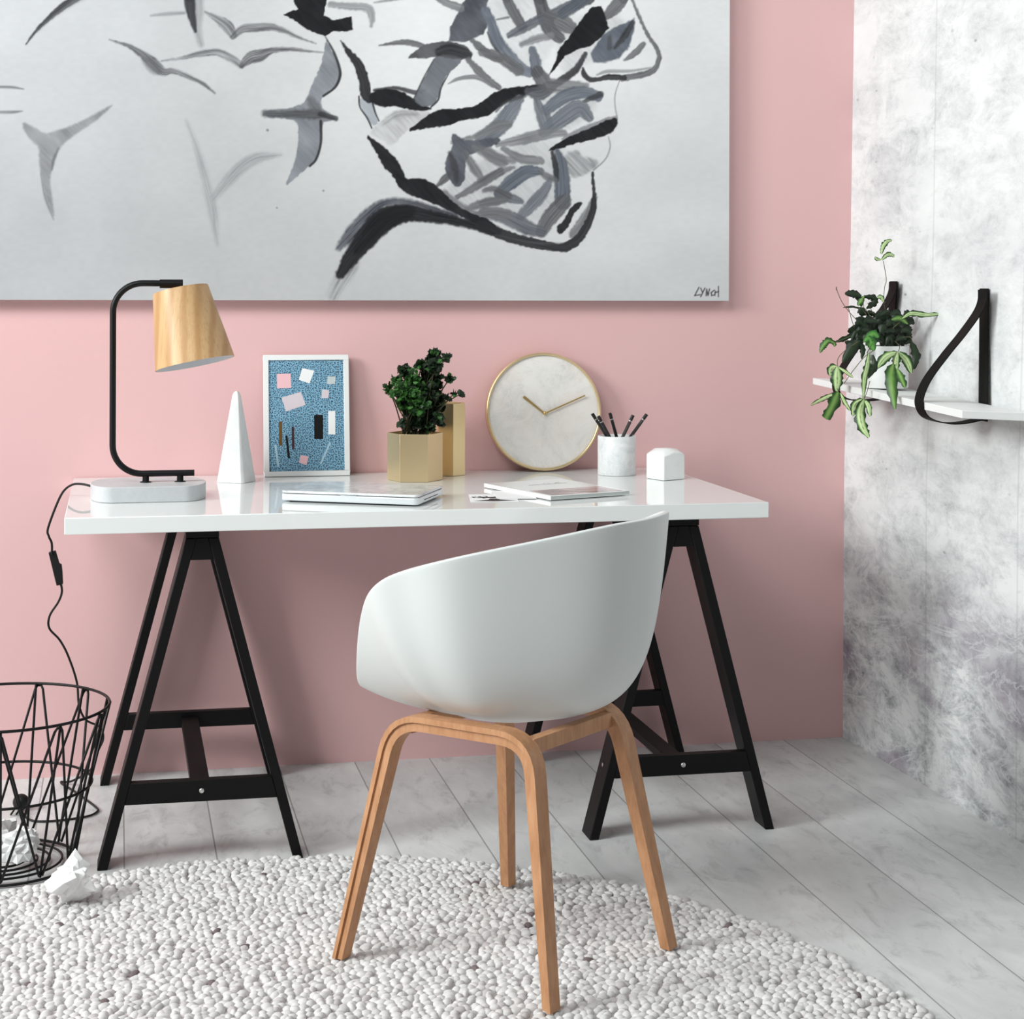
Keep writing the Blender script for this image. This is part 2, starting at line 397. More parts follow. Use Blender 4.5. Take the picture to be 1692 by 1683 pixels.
# ------------------------------------------------------------------ painting on the back wall
PY = -0.036
PX0, PX1, PZ0, PZ1 = -0.62, 1.6625, 1.1595, 2.12
xs = np.concatenate([np.linspace(PX0, -0.185, 40)[:-1], np.arange(-0.185, PX1, 0.0021), [PX1]])
zs_ = np.concatenate([np.arange(PZ0, 1.95, 0.0021), np.arange(1.953, PZ1, 0.0042), [PZ1]])
GX, GZ = np.meshgrid(xs, zs_)
d0 = GX - CAM.x; d1 = PY - CAM.y; d2 = GZ - CAM.z
rr_ = d0 * _c - d1 * _s; ff_ = d0 * _s + d1 * _c
ax, ay = F * rr_ / ff_, -F * d2 / ff_
cR, sR = math.cos(ROLL), math.sin(ROLL)
IX = (CX + cR * ax - sR * ay).astype(np.float32); IY = (CY + sR * ax + cR * ay).astype(np.float32)   # photo coordinates of every canvas vertex
def gnoise(seed, sx, sy, ang=0):
    g = np.random.default_rng(seed).random((64, 64)); ca, sa = math.cos(ang), math.sin(ang)
    u = (IX * ca + IY * sa) / sx; w = (-IX * sa + IY * ca) / sy
    i = np.floor(u).astype(int); j = np.floor(w).astype(int); fu = u - i; fw_ = w - j; fu = fu * fu * (3 - 2 * fu); fw_ = fw_ * fw_ * (3 - 2 * fw_)
    G = lambda a, b: g[a % 64, b % 64]
    return (G(i, j) * (1 - fu) + G(i + 1, j) * fu) * (1 - fw_) + (G(i, j + 1) * (1 - fu) + G(i + 1, j + 1) * fu) * fw_
def smooth(x): x = np.clip(x, 0, 1); return x * x * (3 - 2 * x)
# ground tone of the canvas: cool grey lower left, almost white behind the face
wl = smooth((IX - 330) / 420) * smooth((620 - IY) / 500)
tone = 188 + 14 * smooth((420 - IY) / 420) + 32 * wl + 12 * smooth((IX - 640) / 300) * smooth((IY - 250) / 150) - 9 * smooth((IX - 980) / 200) * smooth((420 - IY) / 300)
tone = tone - 4 * smooth((330 - IX) / 330) * smooth((IY - 200) / 200) + (gnoise(1, 70, 60) - .5) * 7 + (gnoise(2, 9, 5) - .5) * 4
PAINT = np.stack([tone - 0.5, tone, tone + 0.8 + 2 * smooth((500 - IX) / 400)], -1).astype(np.float32)
CR = {1: (0, 0), 2: (400, 0), 3: (800, 0)}; SC = 3.3667
seedc = [10]
def blend(sl, al, col):
    PAINT[sl] = PAINT[sl] * (1 - al[..., None]) + np.array(col, np.float32) * al[..., None]
def bbox(P, m):
    x0, y0 = P.min(0) - m; x1, y1 = P.max(0) + m
    ok = (IX > x0) & (IX < x1) & (IY > y0) & (IY < y1)
    if not ok.any(): return None
    r = np.where(ok.any(1))[0]; c_ = np.where(ok.any(0))[0]
    return (slice(r[0], r[-1] + 1), slice(c_[0], c_[-1] + 1))
def rgb(c):
    if isinstance(c, tuple): return c
    if c >= 140: c -= 20
    elif c >= 72: c -= 14
    return (c, c + 0.5, c + 3)
def stroke(cr, pts, col, soft=5, alpha=0.95, streak=0.16):
    """pts: (x, y, width) in crop coordinates"""
    ox, oy = CR[cr]; P = np.array([(ox + p[0] / SC, oy + p[1] / SC, (p[2] if len(p) > 2 else 20) / SC) for p in pts], float)
    if cr == 3 and not isinstance(col, tuple) and 85 <= col <= 140 and P[:, 2].max() > 8: P[:, 2] *= 1.22
    Q = np.array([list(q) for q in spline([Vector(p) for p in P], 5)]) if len(P) > 2 else P
    sl = bbox(Q[:, :2], Q[:, 2].max() / 2 + soft)
    if sl is None: return
    x, y = IX[sl], IY[sl]; best = np.full(x.shape, 1e9); al = np.zeros(x.shape); U = np.zeros(x.shape); Dd = np.zeros(x.shape); L = 0
    for a, b in zip(Q[:-1], Q[1:]):
        e = b[:2] - a[:2]; ln = np.hypot(*e) + 1e-6
        t = np.clip(((x - a[0]) * e[0] + (y - a[1]) * e[1]) / ln ** 2, 0, 1)
        dx, dy = x - a[0] - t * e[0], y - a[1] - t * e[1]; d = np.hypot(dx, dy); w = (a[2] + (b[2] - a[2]) * t) / 2
        k_ = d - w; m = k_ < best
        sd = (dx * e[1] - dy * e[0]) / ln
        best = np.where(m, k_, best); U = np.where(m, L + t * ln, U); Dd = np.where(m, sd, Dd); L += ln
    s_ = soft / SC * 2
    best = best + (gnoise(seedc[0] + 900, 4.5, 4.5)[sl] - 0.5) * (2.2 if cr > 1 else 1.2) * np.clip((Q[:, 2].max() - 4) / 9, 0, 1)
    al = smooth(0.5 - best / s_) * alpha
    if streak:
        seedc[0] += 1; g = np.random.default_rng(seedc[0]).random((97, 23))
        i = np.floor(Dd / 1.3).astype(int); j = np.floor(U / 26).astype(int); fi = Dd / 1.3 - i; fj = U / 26 - j
        G = lambda a, b: g[a % 97, b % 23]
        n_ = (G(i, j) * (1 - fi) + G(i + 1, j) * fi) * (1 - fj) + (G(i, j + 1) * (1 - fi) + G(i + 1, j + 1) * fi) * fj
        dk = 1.0 if not isinstance(col, tuple) and col < 72 else 0.0
        al = al * (1 - streak * (0.35 if dk else 0.8) * n_ * (1.0 if streak < 0.4 else 1.6))
        v_ = (n_ - 0.5)[..., None] * (12 if dk else 26)
        PAINT[sl] = PAINT[sl] * (1 - al[..., None]) + (np.array(rgb(col), np.float32) + v_) * al[..., None]
        return
    blend(sl, al, rgb(col))
def poly(cr, pts, col, soft=4, alpha=0.98, sm=1, tex=0.05, tang=0.8):
    ox, oy = CR[cr]; P = np.array([(ox + p[0] / SC, oy + p[1] / SC) for p in pts], float)
    for _ in range(sm):
        R = np.roll(P, -1, 0); P = np.stack([P * .75 + R * .25, P * .25 + R * .75], 1).reshape(-1, 2)
    sl = bbox(P, soft)
    if sl is None: return
    x, y = IX[sl], IY[sl]; ins = np.zeros(x.shape, bool); best = np.full(x.shape, 1e9)
    for a, b in zip(P, np.roll(P, -1, 0)):
        e = b - a; t = np.clip(((x - a[0]) * e[0] + (y - a[1]) * e[1]) / (e @ e + 1e-9), 0, 1)
        best = np.minimum(best, np.hypot(x - a[0] - t * e[0], y - a[1] - t * e[1]))
        cnd = (a[1] > y) != (b[1] > y)
        ins ^= cnd & (x < (b[0] - a[0]) * (y - a[1]) / (b[1] - a[1] + 1e-12) + a[0])
    sd = np.where(ins, best, -best) + (gnoise(seedc[0] + 900, 4.5, 4.5)[sl] - 0.5) * (2.2 if cr > 1 else 1.2); s_ = soft / SC * 2
    seedc[0] += 1
    dk = not isinstance(col, tuple) and col < 72
    g_ = gnoise(seedc[0], 18, 3.0, tang)[sl] - 0.5; g2_ = gnoise(seedc[0] + 500, 26, 20, tang)[sl] - 0.5
    al = smooth(0.5 + sd / s_) * (1.0 if dk else alpha) * (1 - (tex if tex > 0.1 else 0) * (g_ + 0.5) * 1.6); al = np.clip(al, 0, 1)
    v_ = ((g_ * 8 + g2_ * 8) if dk else (g_ * 12 + g2_ * 26))[..., None]
    PAINT[sl] = PAINT[sl] * (1 - al[..., None]) + (np.array(rgb(col), np.float32) + v_) * al[..., None]

# birds dissolving to the left
stroke(1, [(135, 265, 3), (185, 195, 14), (270, 110, 30), (350, 45, 40), (450, -20, 48)], 62, 6, .95)
stroke(1, [(200, 190, 6), (300, 100, 12), (400, 30, 26), (480, -20, 40)], 165, 14, .5)
stroke(1, [(1090, -10, 60), (1095, 80, 50), (1090, 170, 40), (1110, 260, 26)], 168, 16, .75)
stroke(1, [(1045, -10, 64), (1050, 60, 56), (1062, 120, 40), (1078, 185, 16)], 58, 7, .95)
stroke(1, [(830, 98, 8), (920, 88, 20), (1015, 82, 16)], 158, 8, .8)
stroke(1, [(1130, 75, 8), (1200, 115, 42), (1255, 155, 62), (1290, 205, 42)], 118, 6, .9, .5)
stroke(1, [(1285, 215, 24), (1340, 170, 44), (1414, 162, 50), (1500, 158, 38), (1580, 182, 26), (1650, 215, 16), (1750, 248, 6)], 108, 7, .9, .45)
stroke(1, [(890, 352, 6), (1010, 332, 18), (1100, 310, 34), (1200, 300, 40), (1280, 335, 44), (1335, 375, 34)], 124, 7, .9, .5)
stroke(1, [(1335, 375, 26), (1385, 330, 64), (1440, 315, 66), (1500, 290, 34), (1590, 280, 24), (1700, 290, 14), (1790, 298, 5)], 98, 6, .92, .45)
poly(1, [(770, 330), (830, 340), (900, 400), (880, 430), (835, 425), (800, 385)], 150, 12, .7)
stroke(1, [(600, 235, 6), (700, 265, 18), (780, 312, 40), (840, 362, 62), (900, 410, 44), (960, 407, 28), (1060, 445, 22), (1130, 480, 18), (1188, 527, 7)], 92, 7, .92, .45)
stroke(1, [(-60, 500, 12), (60, 502, 14), (125, 512, 4)], 128, 6, .9)
stroke(1, [(-60, 640, 12), (60, 640, 16), (118, 634, 4)], 132, 6, .9)
poly(1, [(118, 690), (180, 720), (240, 760), (300, 745), (400, 710), (500, 660), (625, 588), (600, 622), (520, 692), (430, 752), (340, 818), (310, 880), (290, 950), (272, 1010), (290, 1130), (302, 1245), (258, 1130), (225, 1000), (212, 900), (213, 835), (170, 800), (125, 740)], 166, 9, .95)
stroke(1, [(320, 840, 8), (295, 900, 16), (285, 960, 8)], 128, 7, .8)
stroke(1, [(222, 980, 4), (250, 1120, 12), (296, 1235, 5)], 140, 8, .8)
stroke(1, [(1030, 680, 10), (1075, 790, 26), (1110, 900, 40), (1150, 1050, 46), (1180, 1170, 56), (1195, 1280, 34), (1207, 1375, 8)], 184, 16, .9, .3)
stroke(1, [(1185, 1110, 34), (1250, 1030, 58), (1330, 945, 66), (1414, 890, 60), (1490, 875, 36), (1555, 868, 12)], 176, 14, .9, .3)
poly(2, [(270, -20), (282, 30), (300, 56), (222, 88), (300, 130), (350, 168), (410, 196), (450, 206), (500, 180), (560, 180), (605, 170), (600, 95), (560, 106), (500, 118), (445, 92), (458, 20), (462, -20)], 38, 3, .98, 0, .05)
poly(2, [(455, 212), (490, 280), (530, 370), (540, 430), (520, 480), (450, 530), (430, 570), (440, 615), (490, 635), (520, 668), (480, 676), (440, 690), (436, 760), (430, 830), (410, 890), (370, 930), (300, 990), (230, 1052), (280, 930), (300, 850), (310, 780), (305, 695), (280, 672), (110, 658), (110, 624), (250, 610), (345, 580), (370, 500), (400, 440), (442, 340)], (134, 137, 144), 5, .96, 1)
stroke(2, [(120, 640, 36), (300, 640, 46), (400, 640, 60), (440, 640, 40)], 88, 12, .8)
stroke(2, [(455, 210, 4), (500, 290, 12), (532, 375, 15), (537, 430, 16), (510, 490, 14), (445, 540, 12)], 52, 4, .95)
stroke(2, [(430, 640, 30), (515, 665, 26)], 74, 6, .9)
stroke(2, [(432, 680, 16), (433, 800, 13), (408, 890, 13), (372, 930, 11)], 52, 4, .95)
stroke(2, [(370, 560, 40), (400, 600, 60)], 112, 14, .7)
stroke(2, [(480, 30, 30), (600, 42, 40), (690, 50, 44), (712, 100, 36), (708, 150, 14)], 160, 8, .85)
stroke(2, [(725, 18, 8), (800, 5, 16), (900, -14, 22)], 150, 6, .8)
poly(2, [(640, 545), (720, 560), (735, 640), (760, 685), (715, 712), (660, 612)], (164, 169, 176), 4, .9)
stroke(2, [(540, 232, 6), (590, 300, 34), (640, 365, 52), (668, 440, 58), (682, 520, 62), (698, 556, 40)], 46, 4, .97, .15)
stroke(2, [(643, 540, 9), (650, 600, 8), (690, 660, 9), (716, 716, 8)], 50, 3, .95)
stroke(2, [(715, 560, 10), (735, 630, 9), (756, 676, 6)], 46, 3, .95)
poly(2, [(700, 748), (760, 680), (830, 622), (900, 610), (1060, 620), (1000, 680), (900, 735), (830, 822), (800, 800), (760, 770), (725, 762)], (186, 185, 186), 8, .85, 2, .3)
stroke(2, [(780, 690, 20), (860, 640, 40), (960, 640, 30)], 150, 14, .5, .6)
stroke(2, [(730, 505, 18), (850, 492, 20), (960, 518, 26), (1015, 500, 14)], 84, 5, .92)
poly(2, [(690, 545), (730, 505), (790, 495), (860, 505), (920, 530), (975, 570), (1068, 607), (1000, 622), (920, 612), (850, 592), (780, 602), (722, 582)], 42, 4, .97, 2, .06)
poly(2, [(942, 562), (980, 480), (1040, 370), (1080, 285), (1240, 300), (1190, 370), (1130, 420), (1100, 480), (1082, 560), (1040, 598), (985, 590)], (112, 115, 122), 4, .96)
stroke(2, [(1140, 415, 5), (1100, 490, 9), (1085, 555, 10), (1045, 597, 9)], 56, 3, .9)
stroke(2, [(945, 560, 7), (1000, 440, 8), (1060, 330, 7)], 66, 4, .8)
stroke(2, [(755, 256, 6), (850, 240, 24), (930, 240, 36), (1000, 260, 26)], 112, 5, .93)
poly(2, [(905, 332), (970, 270), (1020, 245), (1130, 228), (1240, 250), (1290, 320), (1190, 335), (1090, 312), (1000, 328), (950, 325)], 104, 4, .96)
poly(2, [(1195, 62), (1240, -20), (1365, -20), (1340, 80), (1372, 112), (1330, 192), (1240, 232), (1142, 232), (1150, 150)], (88, 90, 97), 5, .97, 0, .08)
stroke(2, [(1085, 290, 40), (1150, 275, 66), (1240, 300, 54)], 72, 8, .9)
stroke(2, [(1055, -14, 18), (1130, 20, 40), (1205, 45, 46)], 138, 5, .92)
stroke(2, [(1375, 110, 30), (1382, 180, 46), (1420, 260, 50)], (112, 117, 126), 5, .92)
stroke(2, [(1260, 215, 20), (1310, 258, 42), (1370, 305, 46), (1425, 325, 46)], 112, 5, .93)
stroke(2, [(1250, 330, 30), (1310, 395, 44), (1360, 440, 36), (1420, 485, 34)], 116, 5, .93)
stroke(2, [(1140, 466, 6), (1200, 438, 20), (1300, 430, 26), (1390, 478, 22)], 138, 5, .9)
poly(2, [(905, 736), (1000, 660), (1080, 608), (1200, 606), (1290, 592), (1330, 562), (1400, 510), (1460, 490), (1560, 476), (1672, 464), (1660, 488), (1600, 510), (1550, 535), (1480, 560), (1414, 600), (1370, 642), (1310, 656), (1220, 670), (1130, 702), (1000, 718)], 40, 4, .98, 1, .05)
# the interior of the face: thin grey washes first
for pts_, c_, a_ in (([(100, 820), (330, 760), (460, 820), (450, 1000), (420, 1150), (330, 1290), (150, 1270), (0, 1180), (-150, 1190), (-260, 1090), (-180, 1010), (-60, 900)], 178, .42), ([(300, 480), (640, 500), (590, 650), (350, 760), (270, 640)], 170, .42), ([(380, 200), (560, 40), (820, 100), (740, 320), (560, 340), (430, 440)], 182, .35), ([(-60, -20), (560, -20), (400, 210), (280, 410), (180, 390), (40, 200)], 182, .30)):
    poly(3, pts_, c_, 26, a_, 2, 0.3)
# strokes that leave the photographed part of the canvas at its upper edge
poly(2, [(270, -20), (250, -90), (150, -210), (120, -300), (250, -240), (380, -160), (470, -60), (462, -20)], 38, 4, .98, 1)
stroke(3, [(815, -10, 12), (790, -90, 12), (740, -170, 12), (715, -260, 11), (690, -400, 10), (610, -520, 9)], 118, 5, .93)
for pts_, c_ in (([(300, -10, 56), (250, -120, 60), (150, -220, 50)], 100), ([(520, 5, 66), (600, -80, 60), (660, -200, 46)], 98), ([(560, -20, 74), (480, -150, 66), (430, -300, 50)], 92), ([(115, -10, 40), (60, -120, 50), (40, -260, 40)], 112), ([(765, -14, 46), (700, -120, 56), (560, -210, 50)], 112), ([(330, -190, 60), (460, -230, 66), (620, -330, 50)], 106), ([(-60, -60, 66), (-140, -200, 60), (-120, -330, 40)], 96), ([(0, -300, 50), (160, -360, 60), (330, -420, 44)], 118)):
    stroke(3, pts_, c_, 6, .94)
for pts_ in ([(1045, -10, 64), (1000, -120, 60), (900, -230, 40), (860, -290, 10)], [(450, -20, 48), (560, -90, 50), (680, -130, 30), (780, -140, 8)]):
    stroke(1, pts_, 62, 6, .93)
stroke(3, [(0, 60, 50), (40, 150, 56), (70, 230, 62), (150, 330, 66), (215, 390, 60), (290, 405, 44)], (108, 113, 124), 6, .95)
stroke(3, [(10, 180, 8), (40, 250, 12), (110, 330, 10)], 66, 5, .8)
stroke(3, [(115, -10, 40), (150, 60, 50), (205, 150, 44)], 112, 5, .94)
stroke(3, [(295, -10, 56), (325, 80, 66), (355, 160, 62), (410, 205, 50)], 100, 6, .95)
stroke(3, [(130, 195, 30), (200, 160, 52), (290, 112, 54), (400, 65, 60), (520, 5, 66)], (100, 103, 110), 6, .95)
stroke(3, [(350, 90, 60), (420, 120, 80), (470, 150, 60)], 116, 6, .9)
stroke(3, [(430, 75, 60), (560, -20, 74)], (94, 98, 106), 6, .95)
stroke(3, [(-20, 290, 40), (80, 320, 52), (185, 388, 54)], 118, 6, .92)
stroke(3, [(200, 245, 30), (280, 215, 44), (365, 195, 36)], 152, 8, .85)
stroke(3, [(258, 275, 40), (275, 330, 60), (285, 400, 66)], (98, 102, 112), 6, .95)
stroke(3, [(60, 108, 8), (125, 95, 14)], 120, 5, .8)
stroke(3, [(655, 100, 30), (720, 35, 60), (765, -14, 46)], 116, 6, .92)
poly(3, [(585, 295), (650, 190), (700, 155), (825, 98), (826, 150), (800, 255), (740, 322), (660, 345), (600, 342)], (100, 105, 115), 7, .94, 0)
stroke(3, [(720, 260, 20), (775, 190, 34), (818, 120, 26)], 76, 7, .85)
stroke(3, [(690, 200, 24), (690, 260, 30)], 84, 8, .6)
stroke(3, [(775, 328, 14), (830, 290, 30), (878, 238, 22)], 124, 5, .93)
poly(3, [(352, 418), (392, 330), (405, 275), (470, 195), (530, 110), (590, 33), (642, 28), (662, 80), (684, 150), (640, 202), (580, 256), (520, 268), (440, 308), (392, 372)], 38, 4, .98, 0, .08)
stroke(3, [(555, 295, 20), (505, 380, 40), (430, 440, 44), (355, 482, 44)], 66, 6, .95)
stroke(3, [(810, -20, 12), (848, 75, 14), (900, 185, 15), (950, 262, 18), (966, 315, 22), (940, 378, 26), (880, 408, 30), (760, 430, 30)], 118, 5, .93)
stroke(3, [(620, 412, 8), (680, 392, 20), (800, 390, 16), (920, 370, 8)], 150, 6, .7)
stroke(3, [(775, 428, 26), (690, 424, 34), (630, 436, 24), (585, 440, 28), (550, 410, 28), (540, 375, 10)], 58, 4, .95)
stroke(3, [(745, 445, 5), (722, 520, 6), (722, 585, 6), (736, 655, 6)], 160, 4, .9)
stroke(3, [(235, 505, 40), (300, 515, 80), (365, 480, 66)], (88, 90, 96), 7, .95)
stroke(3, [(290, 400, 60), (322, 450, 70), (340, 480, 50)], 104, 7, .92)
stroke(3, [(370, 470, 60), (470, 480, 60), (560, 470, 26)], 128, 9, .8)
stroke(3, [(340, 610, 60), (430, 540, 74), (540, 510, 72), (625, 530, 60)], (104, 109, 119), 6, .96)
stroke(3, [(550, 560, 20), (640, 520, 34)], 72, 6, .8)
stroke(3, [(285, 560, 40), (320, 640, 74), (345, 710, 80)], (114, 117, 125), 7, .94)
stroke(3, [(325, 730, 60), (420, 660, 90), (520, 600, 96), (578, 650, 50)], (112, 116, 124), 6, .95)
stroke(3, [(190, 550, 50), (140, 620, 86), (80, 700, 96), (-20, 780, 80)], (108, 112, 121), 7, .95)
stroke(3, [(60, 620, 12), (110, 570, 18), (220, 530, 20)], 70, 6, .7)
stroke(3, [(70, 805, 20), (200, 775, 50), (330, 745, 50), (440, 735, 30)], 138, 7, .9)
poly(3, [(415, 765), (560, 690), (730, 632), (736, 660), (600, 712), (440, 788)], 158, 6, .85)
poly(3, [(342, 838), (420, 780), (500, 742), (600, 702), (690, 655), (736, 652), (738, 690), (690, 747), (600, 770), (480, 802), (390, 832)], 42, 4, .98, 1, .06)
stroke(3, [(686, 755, 5), (696, 812, 8), (670, 880, 8), (604, 942, 8)], 158, 4, .9)
poly(3, [(440, 840), (520, 832), (540, 875), (580, 870), (640, 895), (600, 945), (500, 992), (455, 950)], 146, 12, .8, 2, .35)
stroke(3, [(400, 840, 30), (420, 920, 80), (432, 1040, 88), (432, 1120, 86)], (92, 97, 107), 6, .96)
stroke(3, [(375, 845, 20), (392, 920, 32), (402, 1000, 18)], 58, 5, .9)
stroke(3, [(440, 1120, 70), (360, 1210, 72), (315, 1290, 50)], 112, 7, .94)
stroke(3, [(75, 1080, 50), (150, 1010, 80), (230, 955, 74), (305, 950, 46)], (94, 100, 110), 6, .96)
stroke(3, [(70, 1075, 40), (140, 1100, 56), (205, 1120, 30)], (96, 99, 108), 6, .92)
stroke(3, [(200, 1200, 50), (280, 1120, 70), (330, 1060, 60), (360, 1000, 30)], (110, 113, 121), 7, .94)
stroke(3, [(-30, 1005, 24), (100, 950, 28), (160, 930, 14)], 128, 7, .85)
stroke(3, [(-20, 1130, 24), (60, 1120, 36), (130, 1100, 24)], 122, 7, .9)
stroke(3, [(0, 1180, 60), (120, 1205, 84), (240, 1265, 80), (320, 1290, 50)], (98, 100, 107), 9, .93)
stroke(3, [(-20, 810, 40), (60, 880, 56), (160, 890, 30)], 138, 8, .85)
stroke(3, [(100, 825, 20), (200, 880, 40), (310, 892, 36)], 132, 7, .9)
stroke(3, [(305, 945, 20), (345, 980, 34), (395, 1000, 24)], 124, 7, .9)
stroke(3, [(612, 1095, 20), (560, 1205, 44), (490, 1300, 36)], 128, 8, .85)
poly(3, [(393, 1268), (440, 1222), (480, 1150), (510, 1122), (545, 1120), (540, 1142), (492, 1190), (470, 1252), (424, 1308)], 48, 4, .97, 1, .08)
# middle of the cheek
stroke(2, [(1165, 790, 20), (1290, 760, 30), (1414, 700, 60), (1480, 690, 40)], 142, 8, .88)
poly(2, [(1158, 744), (1190, 750), (1245, 790), (1414, 758), (1440, 790), (1310, 842), (1245, 870), (1235, 950), (1240, 1000), (1190, 1052), (1150, 1000), (1124, 950), (1130, 880), (1166, 820)], (88, 90, 98), 5, .95)
stroke(2, [(1150, 850, 20), (1175, 920, 40), (1190, 1010, 22)], 62, 9, .7)
stroke(2, [(1080, 1035, 20), (1130, 990, 42), (1165, 960, 20)], 96, 6, .9)
stroke(2, [(1235, 850, 30), (1290, 940, 52), (1335, 1000, 26)], 124, 8, .88)
stroke(2, [(1290, 820, 40), (1370, 860, 60), (1440, 900, 66)], 130, 9, .85)
stroke(2, [(1195, 1095, 26), (1300, 1035, 46), (1430, 955, 50)], 116, 7, .92)
stroke(2, [(1250, 1160, 30), (1340, 1130, 52), (1450, 1110, 46)], 120, 8, .9)
stroke(2, [(1120, 1070, 30), (1190, 1140, 56), (1300, 1200, 46)], 142, 9, .88)
stroke(2, [(1300, 1190, 30), (1400, 1180, 60), (1470, 1190, 50)], 128, 9, .85)
stroke(2, [(1340, 1060, 20), (1400, 1050, 40), (1480, 1090, 40)], 106, 8, .85)
poly(2, [(674, 745), (760, 800), (830, 860), (885, 932), (905, 1006), (960, 992), (1030, 1002), (1100, 1050), (1150, 1102), (1230, 1172), (1414, 1235), (1414, 1295), (1250, 1222), (1130, 1162), (1000, 1110), (930, 1086), (870, 1050), (840, 985), (780, 930), (742, 850)], 42, 4, .98, 1, .05)
stroke(2, [(535, 1385, 30), (600, 1310, 70), (690, 1210, 70), (770, 1140, 46), (850, 1125, 40), (960, 1140, 46), (1060, 1172, 46), (1180, 1205, 36)], (66, 68, 76), 12, .92, .35)
stroke(2, [(505, 1650, 60), (540, 1580, 80), (600, 1480, 90)], 120, 20, .6, .8)
stroke(2, [(545, 1530, 50), (610, 1430, 90), (690, 1325, 120), (790, 1225, 130), (910, 1190, 96), (1040, 1205, 70), (1200, 1232, 52), (1414, 1285, 56)], 40, 9, 1.0, .25)
stroke(2, [(640, 1400, 40), (730, 1280, 90), (820, 1210, 110), (920, 1180, 80)], 33, 16, .8, .2)
stroke(3, [(-20, 1255, 60), (120, 1310, 58), (280, 1352, 56), (400, 1372, 46), (465, 1366, 52), (535, 1308, 50), (592, 1200, 40), (608, 1100, 26), (598, 955, 12)], 48, 4, .97, .2)
stroke(3, [(60, 1305, 8), (280, 1348, 12), (440, 1350, 8)], 110, 6, .5)
for sx_, sy_, r_ in ((135, 730, 12), (448, 1065, 8), (190, 1162, 7)): stroke(2, [(sx_, sy_, r_), (sx_ + 2, sy_ + 2, r_)], 120, 5, .8, 0)
for seg in ([(1195, 1590), (1172, 1635), (1202, 1631)], [(1205, 1595), (1214, 1616)], [(1228, 1594), (1205, 1642)], [(1235, 1636), (1238, 1600), (1246, 1634), (1254, 1599)], [(1280, 1605), (1263, 1619), (1266, 1634), (1281, 1632)], [(1286, 1609), (1284, 1634)], [(1284, 1619), (1304, 1612)], [(1303, 1584), (1303, 1642)]):
    for a, b in zip(seg[:-1], seg[1:]): stroke(3, [(*a, 5), (*b, 5)], 36, 3, .98, 0)

nz, nx = GX.shape
n_front = nx * nz
verts = np.stack([GX.ravel(), np.full(n_front, PY), GZ.ravel()], 1)
ii = (np.arange(nz - 1)[:, None] * nx + np.arange(nx - 1)[None]).ravel()
quads = np.stack([ii, ii + 1, ii + nx + 1, ii + nx], 1)
ring = list(range(nx)) + [r * nx + nx - 1 for r in range(1, nz)] + [(nz - 1) * nx + c_ for c_ in range(nx - 2, -1, -1)] + [r * nx for r in range(nz - 2, 0, -1)]
bv = verts[ring].copy(); bv[:, 1] = -0.001
allv = np.concatenate([verts, bv]); nrg = len(ring)
faces = quads.tolist() + [[ring[i], n_front + i, n_front + (i + 1) % nrg, ring[(i + 1) % nrg]] for i in range(nrg)]
me = bpy.data.meshes.new('painting'); me.from_pydata(allv.tolist(), [], faces)
lin = np.clip(PAINT.reshape(-1, 3) / 255, 0, 1); lin = np.where(lin <= 0.04045, lin / 12.92, ((lin + 0.055) / 1.055) ** 2.4)
colr = np.ones((len(allv), 4), np.float32); colr[:n_front, :3] = lin; colr[n_front:, :3] = lin[ring]
at = me.color_attributes.new('paint', 'FLOAT_COLOR', 'POINT'); at.data.foreach_set('color', colr.ravel()); me.update()
m_paint = mat('oil_paint_on_canvas', (220, 222, 222), 0.7, 0.08); k = N(m_paint)
a_ = k.n('ShaderNodeAttribute', attribute_name='paint'); k.col(a_.outputs['Color'])
k.bump(k.noise(k.coords((1, 1, 1)), 500, 2), 0.08, 0.0006)
me.materials.append(m_paint)
po = bpy.data.objects.new('painting', me); COL.objects.link(po)
tag(po, 'large grey and black canvas of a face profile made of birds above the desk', 'painting')

# ------------------------------------------------------------------ desk lamp
lx, ly = 0.172, -0.430
root = thing('desk_lamp', (lx, ly, ZT), 'black tube desk lamp with tilted oak shade and grey marble base, left end of desk', 'lamp')
def stadium(cx, cy, hx, hy, rx, ry, n=12):
    P = []
    for qx, qy, a0 in ((1, 1, 0), (-1, 1, 90), (-1, -1, 180), (1, -1, 270)):
        for i in range(n + 1):
            t = math.radians(a0 + 90 * i / n); P.append((cx + qx * (hx - rx) + rx * math.cos(t), cy + qy * (hy - ry) + ry * math.sin(t)))
    return P
mb = MB(); S = stadium(lx, ly, 0.1255, 0.094, 0.05, 0.092)
mb.prism([(x, y, ZT + 0.0004) for x, y in S], (0, 0, 0.034)); build('base', mb, m_basemarble, root, 0.0015, label='pale grey marble slab with rounded ends')
LY = -0.435
P = [(0.272, LY, 0.7795)]
for i in range(13): t = math.radians(270 - 90 * i / 12); P.append((0.158 + 0.064 * math.cos(t), LY, 0.8435 + 0.064 * math.sin(t)))
for i in range(13): t = math.radians(180 - 90 * i / 12); P.append((0.158 + 0.064 * math.cos(t), LY, 1.136 + 0.064 * math.sin(t)))
P.append((0.2, LY, 1.2)); mb = MB(); mb.tube(P, 0.0070, 14); build('stem', mb, m_blackmetal, root)
for x in (0.166, 0.241):
    mb = MB(); mb.lathe([(0.0, 0.0), (0.0125, 0.0), (0.0125, 0.0014), (0.0075, 0.0022), (0.0070, 0.014), (0.0, 0.014)], (x, LY, ZT + 0.0346), 20)
    build('post', mb, m_blackmetal, root)
mb = MB(); mb.tube([(0.195, LY, 1.199), (0.2455, LY, 1.199)], 0.0098, 20); build('socket', mb, m_blackmetal, root, 0.0008)
R3 = Matrix.Rotation(math.radians(-10.8), 3, 'Y') @ Matrix.Rotation(math.radians(-7.5), 3, 'X')
